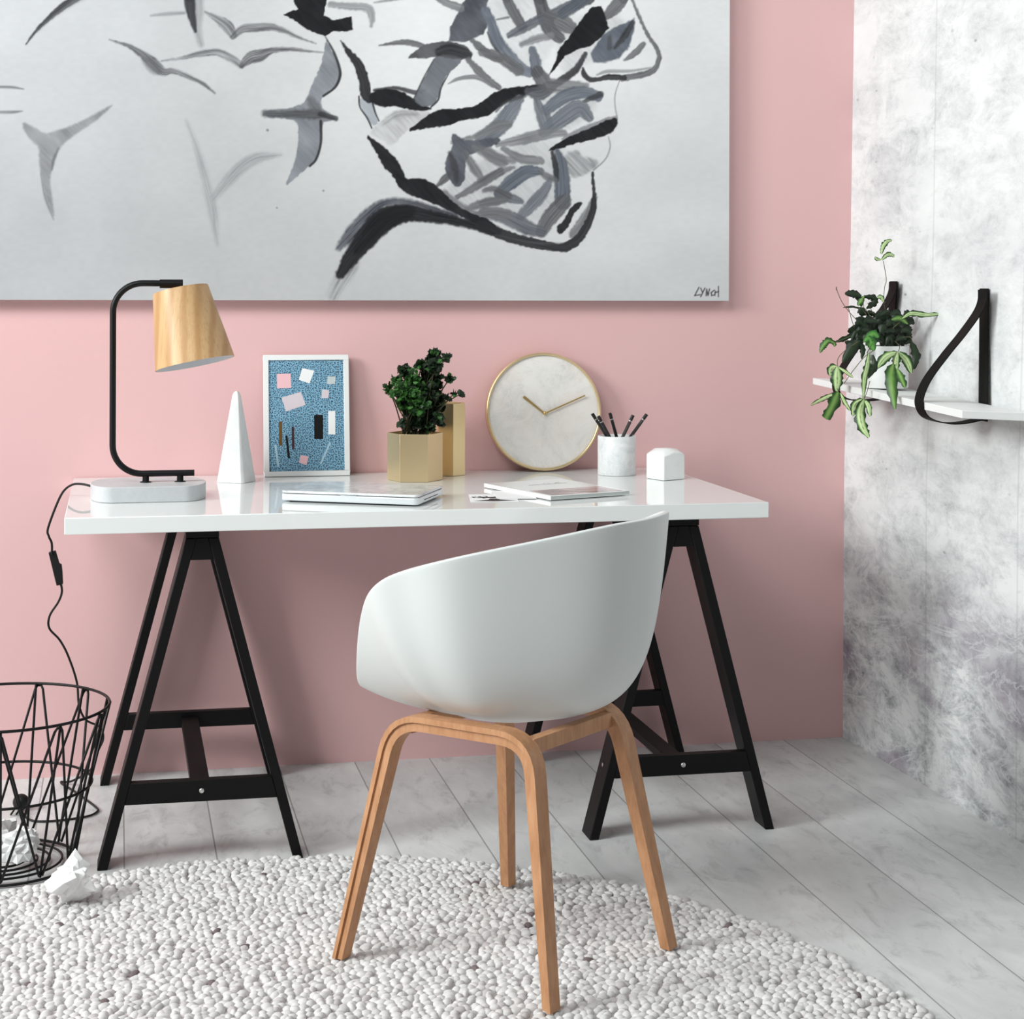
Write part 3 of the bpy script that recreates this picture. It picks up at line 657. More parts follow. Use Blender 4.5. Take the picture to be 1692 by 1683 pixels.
top = Vector((0.2405, LY, 1.186)); H = 0.168
mb = MB(); rt_, rb_ = 0.0615, 0.0885
mb.lathe([(rt_, 0), (rb_, -H)], top, 64, 0, True, R3); mb.lathe([(rb_, -H), (rb_ - 0.0022, -H)], top, 64, 0, True, R3)
mb.lathe([(rt_ - 0.0022, -0.002), (rb_ - 0.0022, -H)], top, 64, 1, True, R3)
mb.lathe([(0.0, -0.003), (rt_, -0.003)], top, 64, 0, False, R3); mb.lathe([(rt_, -0.003), (rt_, 0)], top, 64, 0, False, R3)
build('lamp_shade', mb, [m_oak, m_shadein], root, fixn=False, label='tapered oak veneer shade')
mb = MB(); pt = top + R3 @ Vector((0, 0, -0.003)); mb.tube([(0.232, LY, 1.192), tuple(pt)], 0.006, 10); mb.tube([tuple(pt), tuple(top + R3 @ Vector((0, 0, -0.05)))], 0.016, 14)
build('bulb_holder', mb, m_blackmetal, root)
cp = [(0.055, -0.435, 0.752), (0.03, -0.42, 0.757), (0.008, -0.395, 0.754), (-0.012, -0.375, 0.738), (-0.028, -0.36, 0.706), (-0.047, -0.35, 0.652), (-0.045, -0.35, 0.634), (-0.039, -0.345, 0.618), (-0.0385, -0.34, 0.592)]
mb = MB(); mb.tube(spline(cp, 8), 0.0026, 8)
cord = build('cord', mb, m_cord, root)
cp2 = [(-0.0205, -0.30, 0.522), (-0.018, -0.295, 0.50), (-0.026, -0.28, 0.475), (-0.046, -0.26, 0.44), (-0.047, -0.25, 0.41), (-0.024, -0.24, 0.38), (-0.005, -0.23, 0.34), (0.014, -0.22, 0.278), (0.019, -0.21, 0.222), (0.034, -0.2, 0.185), (0.066, -0.195, 0.165), (0.074, -0.19, 0.137), (0.062, -0.18, 0.105), (0.045, -0.15, 0.055), (0.0, -0.085, 0.012), (-0.026, -0.062, 0.004), (0.01, -0.149, 0.0035), (0.057, -0.275, 0.0035), (0.062, -0.315, 0.0035), (0.036, -0.35, 0.0035), (-0.038, -0.368, 0.0035), (-0.085, -0.35, 0.004), (-0.108, -0.29, 0.012), (-0.108, -0.270, 0.016)]
mb = MB(); mb.tube(spline(cp2, 8), 0.0026, 8); build('cord', mb, m_cord, root)
a, b = Vector((-0.0385, -0.34, 0.596)), Vector((-0.0205, -0.30, 0.520))
b = Vector((-0.0195, -0.335, 0.520)); cp_dir = (b - a).normalized(); nx_ = Vector((cp_dir.z, 0, -cp_dir.x)).normalized()
mb = MB(); q = a - cp_dir * 0.002
mb.prism([q + nx_ * -0.0085, q + nx_ * 0.0075, q + cp_dir * 0.066 + nx_ * 0.0085, q + cp_dir * 0.078 + nx_ * 0.0085, q + cp_dir * 0.078 - nx_ * 0.006, q + cp_dir * 0.05 - nx_ * 0.0115, q + cp_dir * 0.034 - nx_ * 0.0135, q + cp_dir * 0.031 - nx_ * 0.0095], (0, 0.014, 0))
o = build('switch', mb, m_cord, cord, 0.0015, label='inline black rocker switch')
mb = MB(); mb.tube([(-0.0195, -0.330, 0.522), (-0.0205, -0.30, 0.522)], 0.0026, 8)
build('cord', mb, m_cord, root)
mb = MB(); mb.sphere((-0.108, -0.263, 0.0195), 0.0185, 20, 14)
pl = build('plug', mb, m_cord, root, label='round black plug lying on the floor')
mb = MB()
for dx in (-0.006, 0.006): mb.tube([(-0.112 + dx, -0.276, 0.013), (-0.122 + dx, -0.305, 0.004)], 0.0022, 8)
build('prongs', mb, m_cord, pl)

# ------------------------------------------------------------------ marble pyramid
root_m = m_whitemarble
mb = MB(); cx, cy = 0.3840, -0.1446; a = math.radians(-75); hs = 0.0335
def sq(h, z, n=3):
    P = []
    for i in range(4):
        for dt in (-0.10, 0.0, 0.10):
            t = a + PI / 2 * i + dt; rr = h * math.sqrt(2) * (0.985 if dt else 1.0)
            P.append((cx + rr * math.cos(t), cy + rr * math.sin(t), z))
    return P
rings = [(hs, ZT + 0.0005), (hs, ZT + 0.004), (0.0075, ZT + 0.206), (0.005, ZT + 0.213), (0.0022, ZT + 0.2165)]
V = []
for h, z in rings: V += sq(h, z)
n = 12
mb.add(V, [list(range(n))[::-1]] + [[i * n + q, i * n + (q + 1) % n, (i + 1) * n + (q + 1) % n, (i + 1) * n + q] for i in range(len(rings) - 1) for q in range(n)] + [list(range(len(V) - n, len(V)))])
tag(build('marble_pyramid', mb, m_whitemarble), 'tall slim white marble pyramid between the desk lamp and the framed print', 'ornament')

# ------------------------------------------------------------------ framed print leaning on the wall
fx0, fx1, fh = 0.4575, 0.6685, 0.297
yb, yt = -0.062, -0.021
root = thing('framed_print', ((fx0 + fx1) / 2, yb, ZT), 'white framed blue dotted print with pastel squares and bars, leaning on the wall', 'picture')
up = Vector((0, yt - yb, fh)); ln = up.length; up.normalize(); nrm = Vector((0, -up.z, up.y))
def fp(u, w, d): return Vector((fx0, yb, ZT + 0.0008)) + Vector((1, 0, 0)) * u + up * w + nrm * d
W = fx1 - fx0; HH = ln; bw, bh = 0.0125, 0.0125
m_blue = mat('blue_dotted_print', (112, 160, 190), 0.5, 0.3)
k = N(m_blue); vv = k.n('ShaderNodeTexVoronoi', voronoi_dimensions='2D', Scale=235.0); vv.inputs['Randomness'].default_value = 0.7
mp = k.coords((1, 1, 1), (-PI / 2, 0, 0)); k.l(mp, vv.inputs['Vector'])
k.col(k.mix(k.ramp(vv.outputs['Distance'], [(0.26, (255, 255, 255)), (0.34, (0, 0, 0))]), (128, 174, 200), (16, 32, 50)))
mb = MB()
def frect(u0, w0, u1, w1, d0, d1, m=0): mb.prism([fp(u0, w0, d0), fp(u1, w0, d0), fp(u1, w1, d0), fp(u0, w1, d0)], nrm * (d1 - d0), m)
frect(0, 0, W, bh, -0.012, 0.003); frect(0, HH - bh, W, HH, -0.012, 0.003); frect(0, bh, bw, HH - bh, -0.012, 0.003); frect(W - bw, bh, W, HH - bh, -0.012, 0.003)
build('frame', mb, m_white, root, 0.0008)
mb = MB(); frect(bw, bh, W - bw, HH - bh, -0.010, 0.0); frect(bw, bh, W - bw, bh + 0.002, 0.0, 0.0003, 1)
cols = {'pink': (238, 190, 196), 'white': (240, 240, 240), 'grey': (196, 204, 206), 'lilac': (214, 202, 208), 'brown': (104, 78, 44), 'maroon': (70, 40, 44), 'black': (14, 14, 16), 'pale': (170, 200, 214)}
cn = list(cols); pm = [mat('print_' + q, cols[q], 0.5, 0.3) for q in cn]
# corners in photo pixels (zoom of 4.4526 per pixel at 420, 560)
shapes = [('pink', [(172, 265), (272, 262), (278, 368), (174, 372)]), ('white', [(358, 222), (446, 240), (412, 335), (332, 308)]), ('grey', [(545, 282), (604, 282), (600, 338), (538, 338)]), ('lilac', [(206, 440), (348, 396), (384, 492), (240, 542)]), ('lilac', [(506, 378), (556, 382), (552, 440), (498, 442)]), ('brown', [(188, 616), (212, 614), (214, 792), (190, 792)]), ('maroon', [(282, 658), (300, 656), (304, 820), (286, 818)]), ('black', [(236, 720), (252, 716), (272, 882), (256, 886)]), ('black', [(447, 566), (512, 564), (514, 742), (450, 742)]), ('white', [(550, 536), (602, 534), (604, 708), (552, 708)]), ('pale', [(155, 788), (170, 784), (194, 946), (178, 948)]), ('pale', [(560, 764), (572, 772), (504, 928), (490, 926)]), ('pink', [(350, 862), (408, 872), (394, 936), (338, 916)])]
for c_, pts in shapes:
    P3 = []
    for x, y in pts:
        d = ray(420 + x / 4.4526, 560 + y / 4.4526); p0 = fp(0, 0, 0.0); t = (p0 - CAM).dot(nrm) / d.dot(nrm); P3.append(CAM + d * t)
    mb.prism(P3, nrm * 0.0004, 2 + cn.index(c_))
build('print', mb, [m_blue, m_blue] + pm, root, label='blue dotted sheet with pastel squares and thin bars')

# ------------------------------------------------------------------ brass pot with bushy plant
def hexprism(mb, cx, cy, R, ang, z0, z1, wall=0.0015, m=0, hollow=True):
    P = [(cx + R * math.cos(ang + PI / 3 * i), cy + R * math.sin(ang + PI / 3 * i)) for i in range(6)]
    Q = [(cx + (R - wall) * math.cos(ang + PI / 3 * i), cy + (R - wall) * math.sin(ang + PI / 3 * i)) for i in range(6)]
    V = [(x, y, z0) for x, y in P] + [(x, y, z1) for x, y in P] + [(x, y, z1) for x, y in Q] + [(x, y, z0 + 0.004) for x, y in Q]
    Fc = [list(range(6))[::-1]] + [[i + a_, (i + 1) % 6 + a_, (i + 1) % 6 + a_ + 6, i + a_ + 6] for a_ in (0, 6, 12) for i in range(6)] + [list(range(18, 24))]
    mb.add(V, Fc, m)
pcx, pcy, pR, pa = 0.812, -0.178, 0.0675, math.radians(-12)
root = thing('potted_plant', (pcx, pcy, ZT), 'bushy dark green plant in a squat gold hexagonal pot behind the laptop', 'plant')
mb = MB(); hexprism(mb, pcx, pcy, pR, pa, ZT + 0.0005, ZT + 0.1145); build('pot', mb, m_brass, root, 0.0007, label='gold hexagonal metal pot')
mb = MB(); mb.prism([(pcx + 0.064 * math.cos(pa + PI / 3 * i), pcy + 0.064 * math.sin(pa + PI / 3 * i), ZT + 0.096) for i in range(6)], (0, 0, 0.008)); build('soil', mb, m_soil, root)
def leafmat(name, stops, rough=0.45):
    m = mat(name, (60, 100, 50), rough, 0.4); k = N(m)
    a = k.n('ShaderNodeAttribute', attribute_name='tint'); k.col(k.ramp(a.outputs['Fac'], stops))
    k.b.inputs['Subsurface Weight'].default_value = 0.0
    return m
def build_leaf(name, V, Fc, T, m, parent, label=None):
    off = wloc(parent); me = bpy.data.meshes.new(name); me.from_pydata([tuple(Vector(v) - off) for v in V], [], Fc)
    at = me.attributes.new('tint', 'FLOAT', 'POINT'); at.data.foreach_set('value', T)
    me.polygons.foreach_set('use_smooth', [True] * len(Fc)); me.materials.append(m); me.update()
    o = bpy.data.objects.new(name, me); COL.objects.link(o); o.parent = parent
    if label: o['label'] = label
    return o
m_bush = leafmat('dark_lobed_leaf', [(0.0, (14, 20, 14)), (0.45, (26, 46, 24)), (0.8, (70, 124, 56)), (1.0, (118, 172, 94))])
rb = random.Random(11)
clus = [(640, 170, 60), (770, 195, 42), (805, 415, 44), (500, 275, 62), (640, 300, 80), (330, 350, 58), (280, 350, 36), (250, 460, 58), (150, 530, 40), (400, 430, 90), (560, 420, 90), (650, 400, 64), (300, 560, 90), (450, 560, 110), (600, 560, 90), (690, 640, 50), (330, 700, 90), (480, 720, 110), (620, 740, 96), (730, 750, 32), (400, 810, 66), (560, 840, 96), (690, 840, 50), (285, 905, 30), (690, 895, 40), (540, 920, 70), (780, 625, 20), (850, 580, 16), (920, 590, 20), (190, 600, 30), (660, 480, 50), (600, 230, 50), (440, 910, 50), (590, 950, 50), (350, 940, 30)]
V, Fc, T = [], [], []; stems = MB()
basep = Vector((pcx, pcy, ZT + 0.104))
for cxp, cyp, rp in clus:
    py_ = 560 + cyp / 6.472; px_ = 620 + cxp / 6.472; rw = rp / 6.472 * 0.00145
    c0 = at_y(px_, py_, pcy + rb.uniform(-0.035, 0.035))
    b0 = basep + Vector((rb.uniform(-0.03, 0.03), rb.uniform(-0.025, 0.025), 0))
    mid = (b0 * 0.5 + c0 * 0.5) + Vector((rb.uniform(-0.012, 0.012), 0, 0.01)); stems.tube(spline([b0, mid, c0], 4), [0.0016] * 8 + [0.0007], 5)
    lit_tint = 0.45 if cxp < 520 and 380 < cyp < 740 else 0.0  # left clusters get brighter leaves: light from that side put into the tint
    for _ in range(max(8, int(rp * rp / 75))):
        d = Vector((rb.gauss(0, 1), rb.gauss(0, 1), rb.gauss(0, 1))).normalized() * rw * rb.uniform(0.2, 1.0)
        p = c0 + Vector((d.x, d.y * 1.2, d.z))
        L = rb.uniform(0.012, 0.019)
        axd = (d.normalized() * 0.8 + Vector((rb.gauss(0, .5), rb.gauss(0, .5), rb.gauss(0, .4)))).normalized()
        nr_ = Vector((rb.gauss(0, .6), -0.7 + rb.gauss(0, .5), 0.5 + rb.gauss(0, .5))); nr_ = (nr_ - axd * nr_.dot(axd)).normalized(); sd = axd.cross(nr_)
        prof = [(0.0, 0.03), (0.15, 0.42), (0.28, 0.30), (0.42, 0.62), (0.55, 0.36), (0.72, 0.44), (0.80, 0.22), (1.0, 0.0)]
        o0 = len(V); t0 = min(1, max(0, rb.gauss(0.30 + lit_tint * 0.7, 0.17)))
        for u, w in prof:
            q = p + axd * (u - 0.3) * L
            V += [q + nr_ * 0.0006, q + sd * w * L * 0.85 - nr_ * w * L * 0.25, q - sd * w * L * 0.85 - nr_ * w * L * 0.25]; T += [min(1, t0 + 0.1), t0, t0]
        for i in range(len(prof) - 1):
            a_ = o0 + i * 3; Fc += [[a_, a_ + 1, a_ + 4, a_ + 3], [a_ + 2, a_, a_ + 3, a_ + 5]]
m_stem = mat('brown_green_stem', (58, 58, 34), 0.6, 0.3)
build('stem', stems, m_stem, root, fixn=False)
build_leaf('foliage', V, Fc, T, m_bush, root, 'dense dark green lobed leaves')

# ------------------------------------------------------------------ tall brass vase behind the pot
mb = MB(); hexprism(mb, 0.9165, -0.0835, 0.0395, math.radians(-29 - 60), ZT + 0.0005, ZT + 0.179)
tag(build('hexagonal_vase', mb, m_brass2, None, 0.0007), 'tall narrow gold hexagonal vase standing behind the potted plant', 'vase')

# ------------------------------------------------------------------ clock
ccx, R = 1.1675, 0.150
cb, ct_ = -0.055, -0.019
root = thing('wall_clock', (ccx, cb, ZT), 'round marble clock with thin brass rim and gold hands leaning on the wall', 'clock')
tl = math.atan2(ct_ - cb, 2 * R); Rm = Matrix.Rotation(PI / 2 - tl, 3, 'X')
cc = Vector((ccx, (cb + ct_) / 2, ZT + R * math.cos(tl) + 0.0022))
mb = MB(); mb.lathe([(R - 0.007, 0.004), (R - 0.0062, 0.0078), (R - 0.003, 0.0085), (R - 0.0012, 0.0075), (R, 0.005), (R, -0.012), (R - 0.004, -0.013)], cc, 128, 0, True, Rm)
build('rim', mb, m_brass, root, fixn=False, label='thin brass rim')
mb = MB(); mb.lathe([(0.0, 0.003), (R - 0.0055, 0.003)], cc, 96, 0, False, Rm); mb.lathe([(R - 0.0055, 0.003), (R - 0.0055, -0.0125), (0.0, -0.0125)], cc, 96, 0, False, Rm)
build('dial', mb, m_clockmarble, root, fixn=False, label='cream marble dial')
fn = Rm @ Vector((0, 0, 1))
def clockpt(px_, py_, h):
    d = ray(px_, py_); t = (cc + fn * h - CAM).dot(fn) / d.dot(fn); return CAM + d * t
def hand(p0, p1, h, w0, w1, name):
    a, b = clockpt(*p0, h), clockpt(*p1, h); e = (b - a).normalized(); s_ = e.cross(fn)
    mb = MB(); mb.prism([a - s_ * w0, a + s_ * w0, b + s_ * w1, b - s_ * w1], fn * 0.0014); build(name, mb, m_goldhand, root, 0.0003)
hand((901.5, 682.5), (866, 654.5), 0.0060, 0.0022, 0.0034, 'hour_hand'); hand((900.5, 682.5), (968, 652), 0.0080, 0.0020, 0.0017, 'minute_hand')
mb = MB(); mb.lathe([(0.0045, 0.003), (0.0045, 0.0108), (0.003, 0.012), (0.0, 0.012)], clockpt(901, 682, 0.0), 18, 0, True, Rm); build('hub', mb, m_goldhand, root, fixn=False)

# ------------------------------------------------------------------ marble cup and pencils
ux, uy, uR, uH = 1.3285, -0.150, 0.0478, 0.0975
mb = MB(); mb.lathe([(0.0, 0.0005), (uR - 0.001, 0.0005), (uR, 0.0015), (uR, uH - 0.001), (uR - 0.001, uH), (uR - 0.004, uH), (uR - 0.005, uH - 0.001), (uR - 0.005, 0.008), (0.0, 0.008)], (ux, uy, ZT), 64)
for i in range(len(mb.s)): mb.s[i] = True
o = build('pencil_cup', mb, m_cupmarble, fixn=False); md = o.modifiers.new('es', 'EDGE_SPLIT'); md.split_angle = math.radians(50)
tag(o, 'white veined marble cylinder cup holding the black pencils', 'cup')
def pencil_proto():
    r = thing('pencil', (0, 0, 0), '', 'pencil', 'black pencils in the marble cup')
    mb = MB(); mb.tube([(0, 0, 0.004), (0, 0, 0.1562)], 0.0042, 6, smooth=False); mb.tube([(0, 0, 0.1596), (0, 0, 0.1745)], 0.0043, 10); build('body', mb, m_pencil, r)
    mb = MB(); mb.tube([(0, 0, 0.1568), (0, 0, 0.159)], 0.0044, 12, smooth=False); build('band', mb, m_ring, r, label='thin silver band')
    mb = MB(); mb.lathe([(0.0041, 0.004), (0.0006, -0.006), (0.0, -0.0062)], (0, 0, 0), 10); build('tip', mb, m_pencil, r)
    return r
pens = [((980, 682), (1004, 719), -0.160, 'leftmost black pencil in the marble cup, leaning far left'),
        ((990, 686), (1008, 719), -0.178, 'second black pencil from the left in the marble cup, crossing the leftmost one'),
        ((1009, 680.5), (1020, 719), -0.150, 'middle black pencil in the marble cup, standing nearly upright'),
        ((1047.5, 684), (1031, 719), -0.165, 'black pencil leaning right in the marble cup, left of the rightmost one'),
        ((1070, 682.5), (1044, 719), -0.140, 'rightmost black pencil in the marble cup, tilting furthest right')]
proto = pencil_proto()
for i, (tp, ep, yv, lab) in enumerate(pens):
    o = proto if i == 0 else dup(proto)
    T_, E_ = at_y(*tp, yv), at_y(*ep, yv); d = (T_ - E_).normalized()
    if (T_ - d * 0.1805).z < ZT + 0.0085:
        d = d
    o.location = T_ - d * 0.1745
    if o.location.z - 0.0062 < ZT + 0.009: o.location = o.location + d * (ZT + 0.0155 - o.location.z) / d.z * 0.0
    o.rotation_euler = d.to_track_quat('Z', 'Y').to_euler(); o['label'] = lab

# ------------------------------------------------------------------ faceted marble block
mb = MB(); bx, by, s, h = 1.418, -0.268, 0.0335, 0.072; a = math.radians(22)
def rot(x, y, z): return (bx + x * math.cos(a) - y * math.sin(a), by + x * math.sin(a) + y * math.cos(a), ZT + z)
c1 = 0.011
V = [rot(x, y, 0.0006) for x, y in ((-s, -s), (s, -s), (s, s), (-s, s))]
V += [rot(x, y, z) for x, y, z in ((-s, -s + c1 * 0, h - 0.012), (0, -s, h - 0.004), (s, -s, h - 0.012), (s, 0, h - 0.004), (s, s, h - 0.012), (0, s, h - 0.004), (-s, s, h - 0.012), (-s, 0, h - 0.004))]
V += [rot(x, y, h + 0.003) for x, y in ((-s * .55, -s * .55), (s * .55, -s * .55), (s * .55, s * .55), (-s * .55, s * .55))]
Fc = [[3, 2, 1, 0], [0, 1, 6, 5, 4], [1, 2, 8, 7, 6], [2, 3, 10, 9, 8], [3, 0, 4, 11, 10], [4, 5, 12], [5, 6, 13], [5, 13, 12], [6, 7, 13], [7, 8, 14], [7, 14, 13], [8, 9, 14], [9, 10, 15], [9, 15, 14], [10, 11, 15], [11, 4, 12], [11, 12, 15], [12, 13, 14, 15]]
mb.add(V, Fc); tag(build('marble_block', mb, m_whitemarble, None, 0.0025), 'small faceted white marble cube at the right end of the desk', 'ornament')

# ------------------------------------------------------------------ laptop
la = math.radians(-26.5); e1 = Vector((math.cos(la), math.sin(la), 0)); e2 = Vector((-math.sin(la), math.cos(la), 0))
LO = Vector((0.452, -0.560, ZT)); LW, LD = 0.312, 0.198
root = thing('laptop', tuple(LO + e1 * LW / 2 + e2 * LD / 2), 'closed silver laptop with a marble patterned lid lying on the desk', 'laptop')
def slab(u0, v0, u1, v1, z0, z1, r, m=0, n=5):
    P = []
    for qx, qy, a0 in ((u1 - r, v1 - r, 0), (u0 + r, v1 - r, 90), (u0 + r, v0 + r, 180), (u1 - r, v0 + r, 270)):
        for i in range(n + 1): t = math.radians(a0 + 90 * i / n); P.append(LO + e1 * (qx + r * math.cos(t)) + e2 * (qy + r * math.sin(t)) + Vector((0, 0, z0)))
    mb.prism(P, (0, 0, z1 - z0), m)
mb = MB(); slab(0, 0, LW, LD, 0.0035, 0.0185, 0.012); body = build('body', mb, m_alu, root, 0.0025)
mb = MB(); slab(0.0015, 0.0015, LW - 0.0015, LD - 0.0015, 0.0185, 0.0195, 0.012); build('seam', mb, m_darkgap, root)
mb = MB(); slab(0, 0, LW, LD, 0.0195, 0.0250, 0.012); build('lid', mb, m_lidmarble, root, 0.0018, label='white marble patterned lid')
mb = MB(); slab(0.012, 0.012, LW - 0.012, LD - 0.012, 0.0005, 0.0035, 0.012); build('underside', mb, m_darkgap, root)
mb = MB(); slab(LW * 0.44, -0.0004, LW * 0.56, 0.004, 0.0165, 0.0190, 0.0004); build('latch_notch', mb, m_alu, body)
mb = MB(); slab(LW - 0.003, 0.045, LW + 0.0003, 0.15, 0.0095, 0.0112, 0.0003); build('disc_slot', mb, m_darkgap, body)

# ------------------------------------------------------------------ magazine and postcards
FL = Vector((1.034, -0.648, ZT)); g1_ = Vector((0.202, 0.069, 0)).normalized(); g2_ = Vector((-g1_.y, g1_.x, 0)); MW, MD = 0.213, 0.285
root = thing('magazine', tuple(FL + g1_ * MW / 2 + g2_ * MD / 2), 'thick white magazine with a photo on its cover, lying left of the pencil cup', 'magazine')
def mslab(mb, u0, v0, u1, v1, z0, z1, m=0): mb.prism([FL + g1_ * u + g2_ * v_ + Vector((0, 0, z0)) for u, v_ in ((u0, v0), (u1, v0), (u1, v1), (u0, v1))], (0, 0, z1 - z0), m)
m_pages = mat('page_edges', (200, 206, 204), 0.7, 0.2)
k = N(m_pages); k.bump(k.noise(k.coords((2, 2, 900)), 1.0, 2), 0.3, 0.001)
m_cover = mat('glossy_white_cover', (240, 241, 241), 0.16, 0.5)
Z0 = 0.0022
mb = MB(); mslab(mb, 0.002, 0.0015, MW - 0.001, MD - 0.0015, Z0 + 0.0006, Z0 + 0.0078); build('pages', mb, m_pages, root)
mb = MB(); mslab(mb, 0, 0, MW, MD, Z0, Z0 + 0.0006); mslab(mb, 0, 0, MW, MD, Z0 + 0.0078, Z0 + 0.0085); mslab(mb, 0, 0, 0.002, MD, Z0 + 0.0006, Z0 + 0.0078); cov = build('cover', mb, m_cover, root, label='glossy white cover and spine')
m_photo = mat('cover_photo', (150, 120, 124), 0.16, 0.5); k = N(m_photo)
k.col(k.ramp(k.noise(k.coords((9, 16, 1)), 1.0, 3), [(0.30, (70, 62, 70)), (0.46, (150, 116, 122)), (0.58, (206, 180, 184)), (0.72, (110, 106, 112))]))
mb = MB(); mslab(mb, 0.012, 0.010, MW - 0.012, 0.108, Z0 + 0.0085, Z0 + 0.0087); build('cover_photo', mb, m_photo, cov, label='dull pink and grey cover photograph')
# row of small grey masthead letters, too blurred in the photograph to be more than strokes
m_ink = mat('grey_ink', (96, 98, 102), 0.4, 0.3); mb = MB()
def ink(u0, v0, u1, v1, w=0.0016):
    a, b = Vector((u0, v0)), Vector((u1, v1)); e = (b - a).normalized(); nn = Vector((-e.y, e.x)) * w / 2
    mb.prism([FL + g1_ * p.x + g2_ * p.y + Vector((0, 0, Z0 + 0.0085)) for p in (a - nn, b - nn, b + nn, a + nn)], (0, 0, 0.0002))
for i, (x0_, x1_, y0_, y1_) in enumerate([(0, 4, 1, 0), (4, 8, 0, 0), (9, 11, 1, 1), (11, 18, 1, 1.2), (20, 26, 1, .6), (26, 33, .6, .2), (35, 44, .8, .4), (46, 52, .8, .5), (53, 61, 1.2, .5), (30, 31, 8, 7), (37, 38, 8, 6), (46, 53, 5, 8), (53, 55, 8, 8)]):
    ink(0.070 + x0_ * 0.0017, 0.200 + y0_ * 0.0022, 0.070 + x1_ * 0.0017 + 0.0008, 0.200 + y1_ * 0.0022, 0.0032)
build('title_lettering', mb, m_ink, cov, label='row of faint grey lettering')

def card(name, pts, z, th, lab, art=None):
    mb = MB(); mb.prism([(x, y, ZT + z) for x, y in pts], (0, 0, th)); 
    return tag(build(name, mb, m_paper), lab, 'card')
pc = [(0.858, -0.640), (0.962, -0.6535), (0.985, -0.515), (0.880, -0.503)]
root = thing('postcard', (0.92, -0.578, ZT), 'white postcard with a black inky drawing, lying between laptop and magazine', 'card')
mb = MB(); mb.prism([(x, y, ZT + 0.0004) for x, y in pc], (0, 0, 0.0006)); build('sheet', mb, m_paper, root)
m_inkb = mat('black_ink', (34, 28, 32), 0.5, 0.3)
mb = MB(); rk = random.Random(5)
Zc = ZT + 0.0010
for i in range(46):
    u = rk.uniform(0.08, 0.90); w = 0.62 + rk.gauss(0, .085) ; L = rk.uniform(.02, .07); a = rk.uniform(0, PI)
    P = []
    for (uu, ww) in ((u - L * math.cos(a), w - L * math.sin(a)), (u + .02 * math.sin(a), w - .03 * math.cos(a)), (u + L * math.cos(a), w + L * math.sin(a)), (u - .02 * math.sin(a), w + .03 * math.cos(a))):
        p = Vector(pc[0]) * (1 - uu) * (1 - ww) + Vector(pc[1]) * uu * (1 - ww) + Vector(pc[2]) * uu * ww + Vector(pc[3]) * (1 - uu) * ww; P.append((p.x, p.y, Zc))
    mb.prism(P, (0, 0, 0.00015 + i * 2e-6))
for poly_ in ([(0.06, .12), (.5, .06), (.96, .14), (.62, .30), (.58, .42), (.42, .42), (.38, .28)], [(.02, .56), (.5, .48), (.95, .58), (.5, .64)]):
    P = []
    for uu, ww in poly_:
        p = Vector(pc[0]) * (1 - uu) * (1 - ww) + Vector(pc[1]) * uu * (1 - ww) + Vector(pc[2]) * uu * ww + Vector(pc[3]) * (1 - uu) * ww; P.append((p.x, p.y, Zc))
    mb.prism(P, (0, 0, 0.0001))
build('drawing', mb, m_inkb, root, label='black inky drawing')
card('card', [(0.925, -0.600), (1.012, -0.612), (1.03, -0.470), (0.943, -0.452)], 0.0014, 0.0006, 'plain white card partly under the magazine, its corner on the postcard')

# ------------------------------------------------------------------ white shell chair
CC = Vector((0.807, -1.318, 0)); aa = math.radians(129)
fwd = Vector((math.cos(aa), math.sin(aa), 0)); rgt = Vector((math.sin(aa), -math.cos(aa), 0))
def cl(x, y, z): return CC + rgt * x + fwd * y + Vector((0, 0, z))
root = thing('shell_chair', tuple(CC), 'white plastic tub chair on oak legs standing on the rug before the desk', 'chair')
RIM = [(0.0, -0.264, 0.8), (-0.0798, -0.2477, 0.796), (-0.175, -0.1794, 0.7757), (-0.2867, -0.0731, 0.7456), (-0.3157, 0.0193, 0.7164), (-0.3207, 0.0766, 0.6849), (-0.2859, 0.1357, 0.6297), (-0.2470, 0.1842, 0.5430), (-0.2000, 0.2240, 0.4800), (-0.1200, 0.2620, 0.4610), (0.0, 0.2640, 0.4560)]
S_ = [0.0, -0.0264, 0.4232, 0.8313, 0.0801, 0.9091, 0.1942, 0.6023, -0.071, 0.8500, 0.5200]
RV = [Vector(p) for p in RIM]; lift = {1: (0.002, -0.002, 0.005), 2: (0.004, -0.005, 0.014), 3: (0, 0, 0.012)}
full = RV + [Vector((-RV[i].x, RV[i].y, RV[i].z)) + Vector(lift.get(i, (0, 0, 0))) for i in range(len(RV) - 2, 0, -1)]
rim = []; nf = len(full)
for i in range(nf):
    a, b, c, d = full[i - 1], full[i], full[(i + 1) % nf], full[(i + 2) % nf]
    for q in range(6):
        t = q / 6; rim.append(0.5 * ((2 * b) + (c - a) * t + (2 * a - 5 * b + 4 * c - d) * t * t + (3 * b - a - 3 * c + d) * t ** 3))
c0 = Vector(S_[:3]); V = []; MS = 18
cyw, syw = math.cos(-0.0179), math.sin(-0.0179)
def place(p): return cl(p.x * cyw - p.y * syw + 0.0239, p.x * syw + p.y * cyw, p.z)
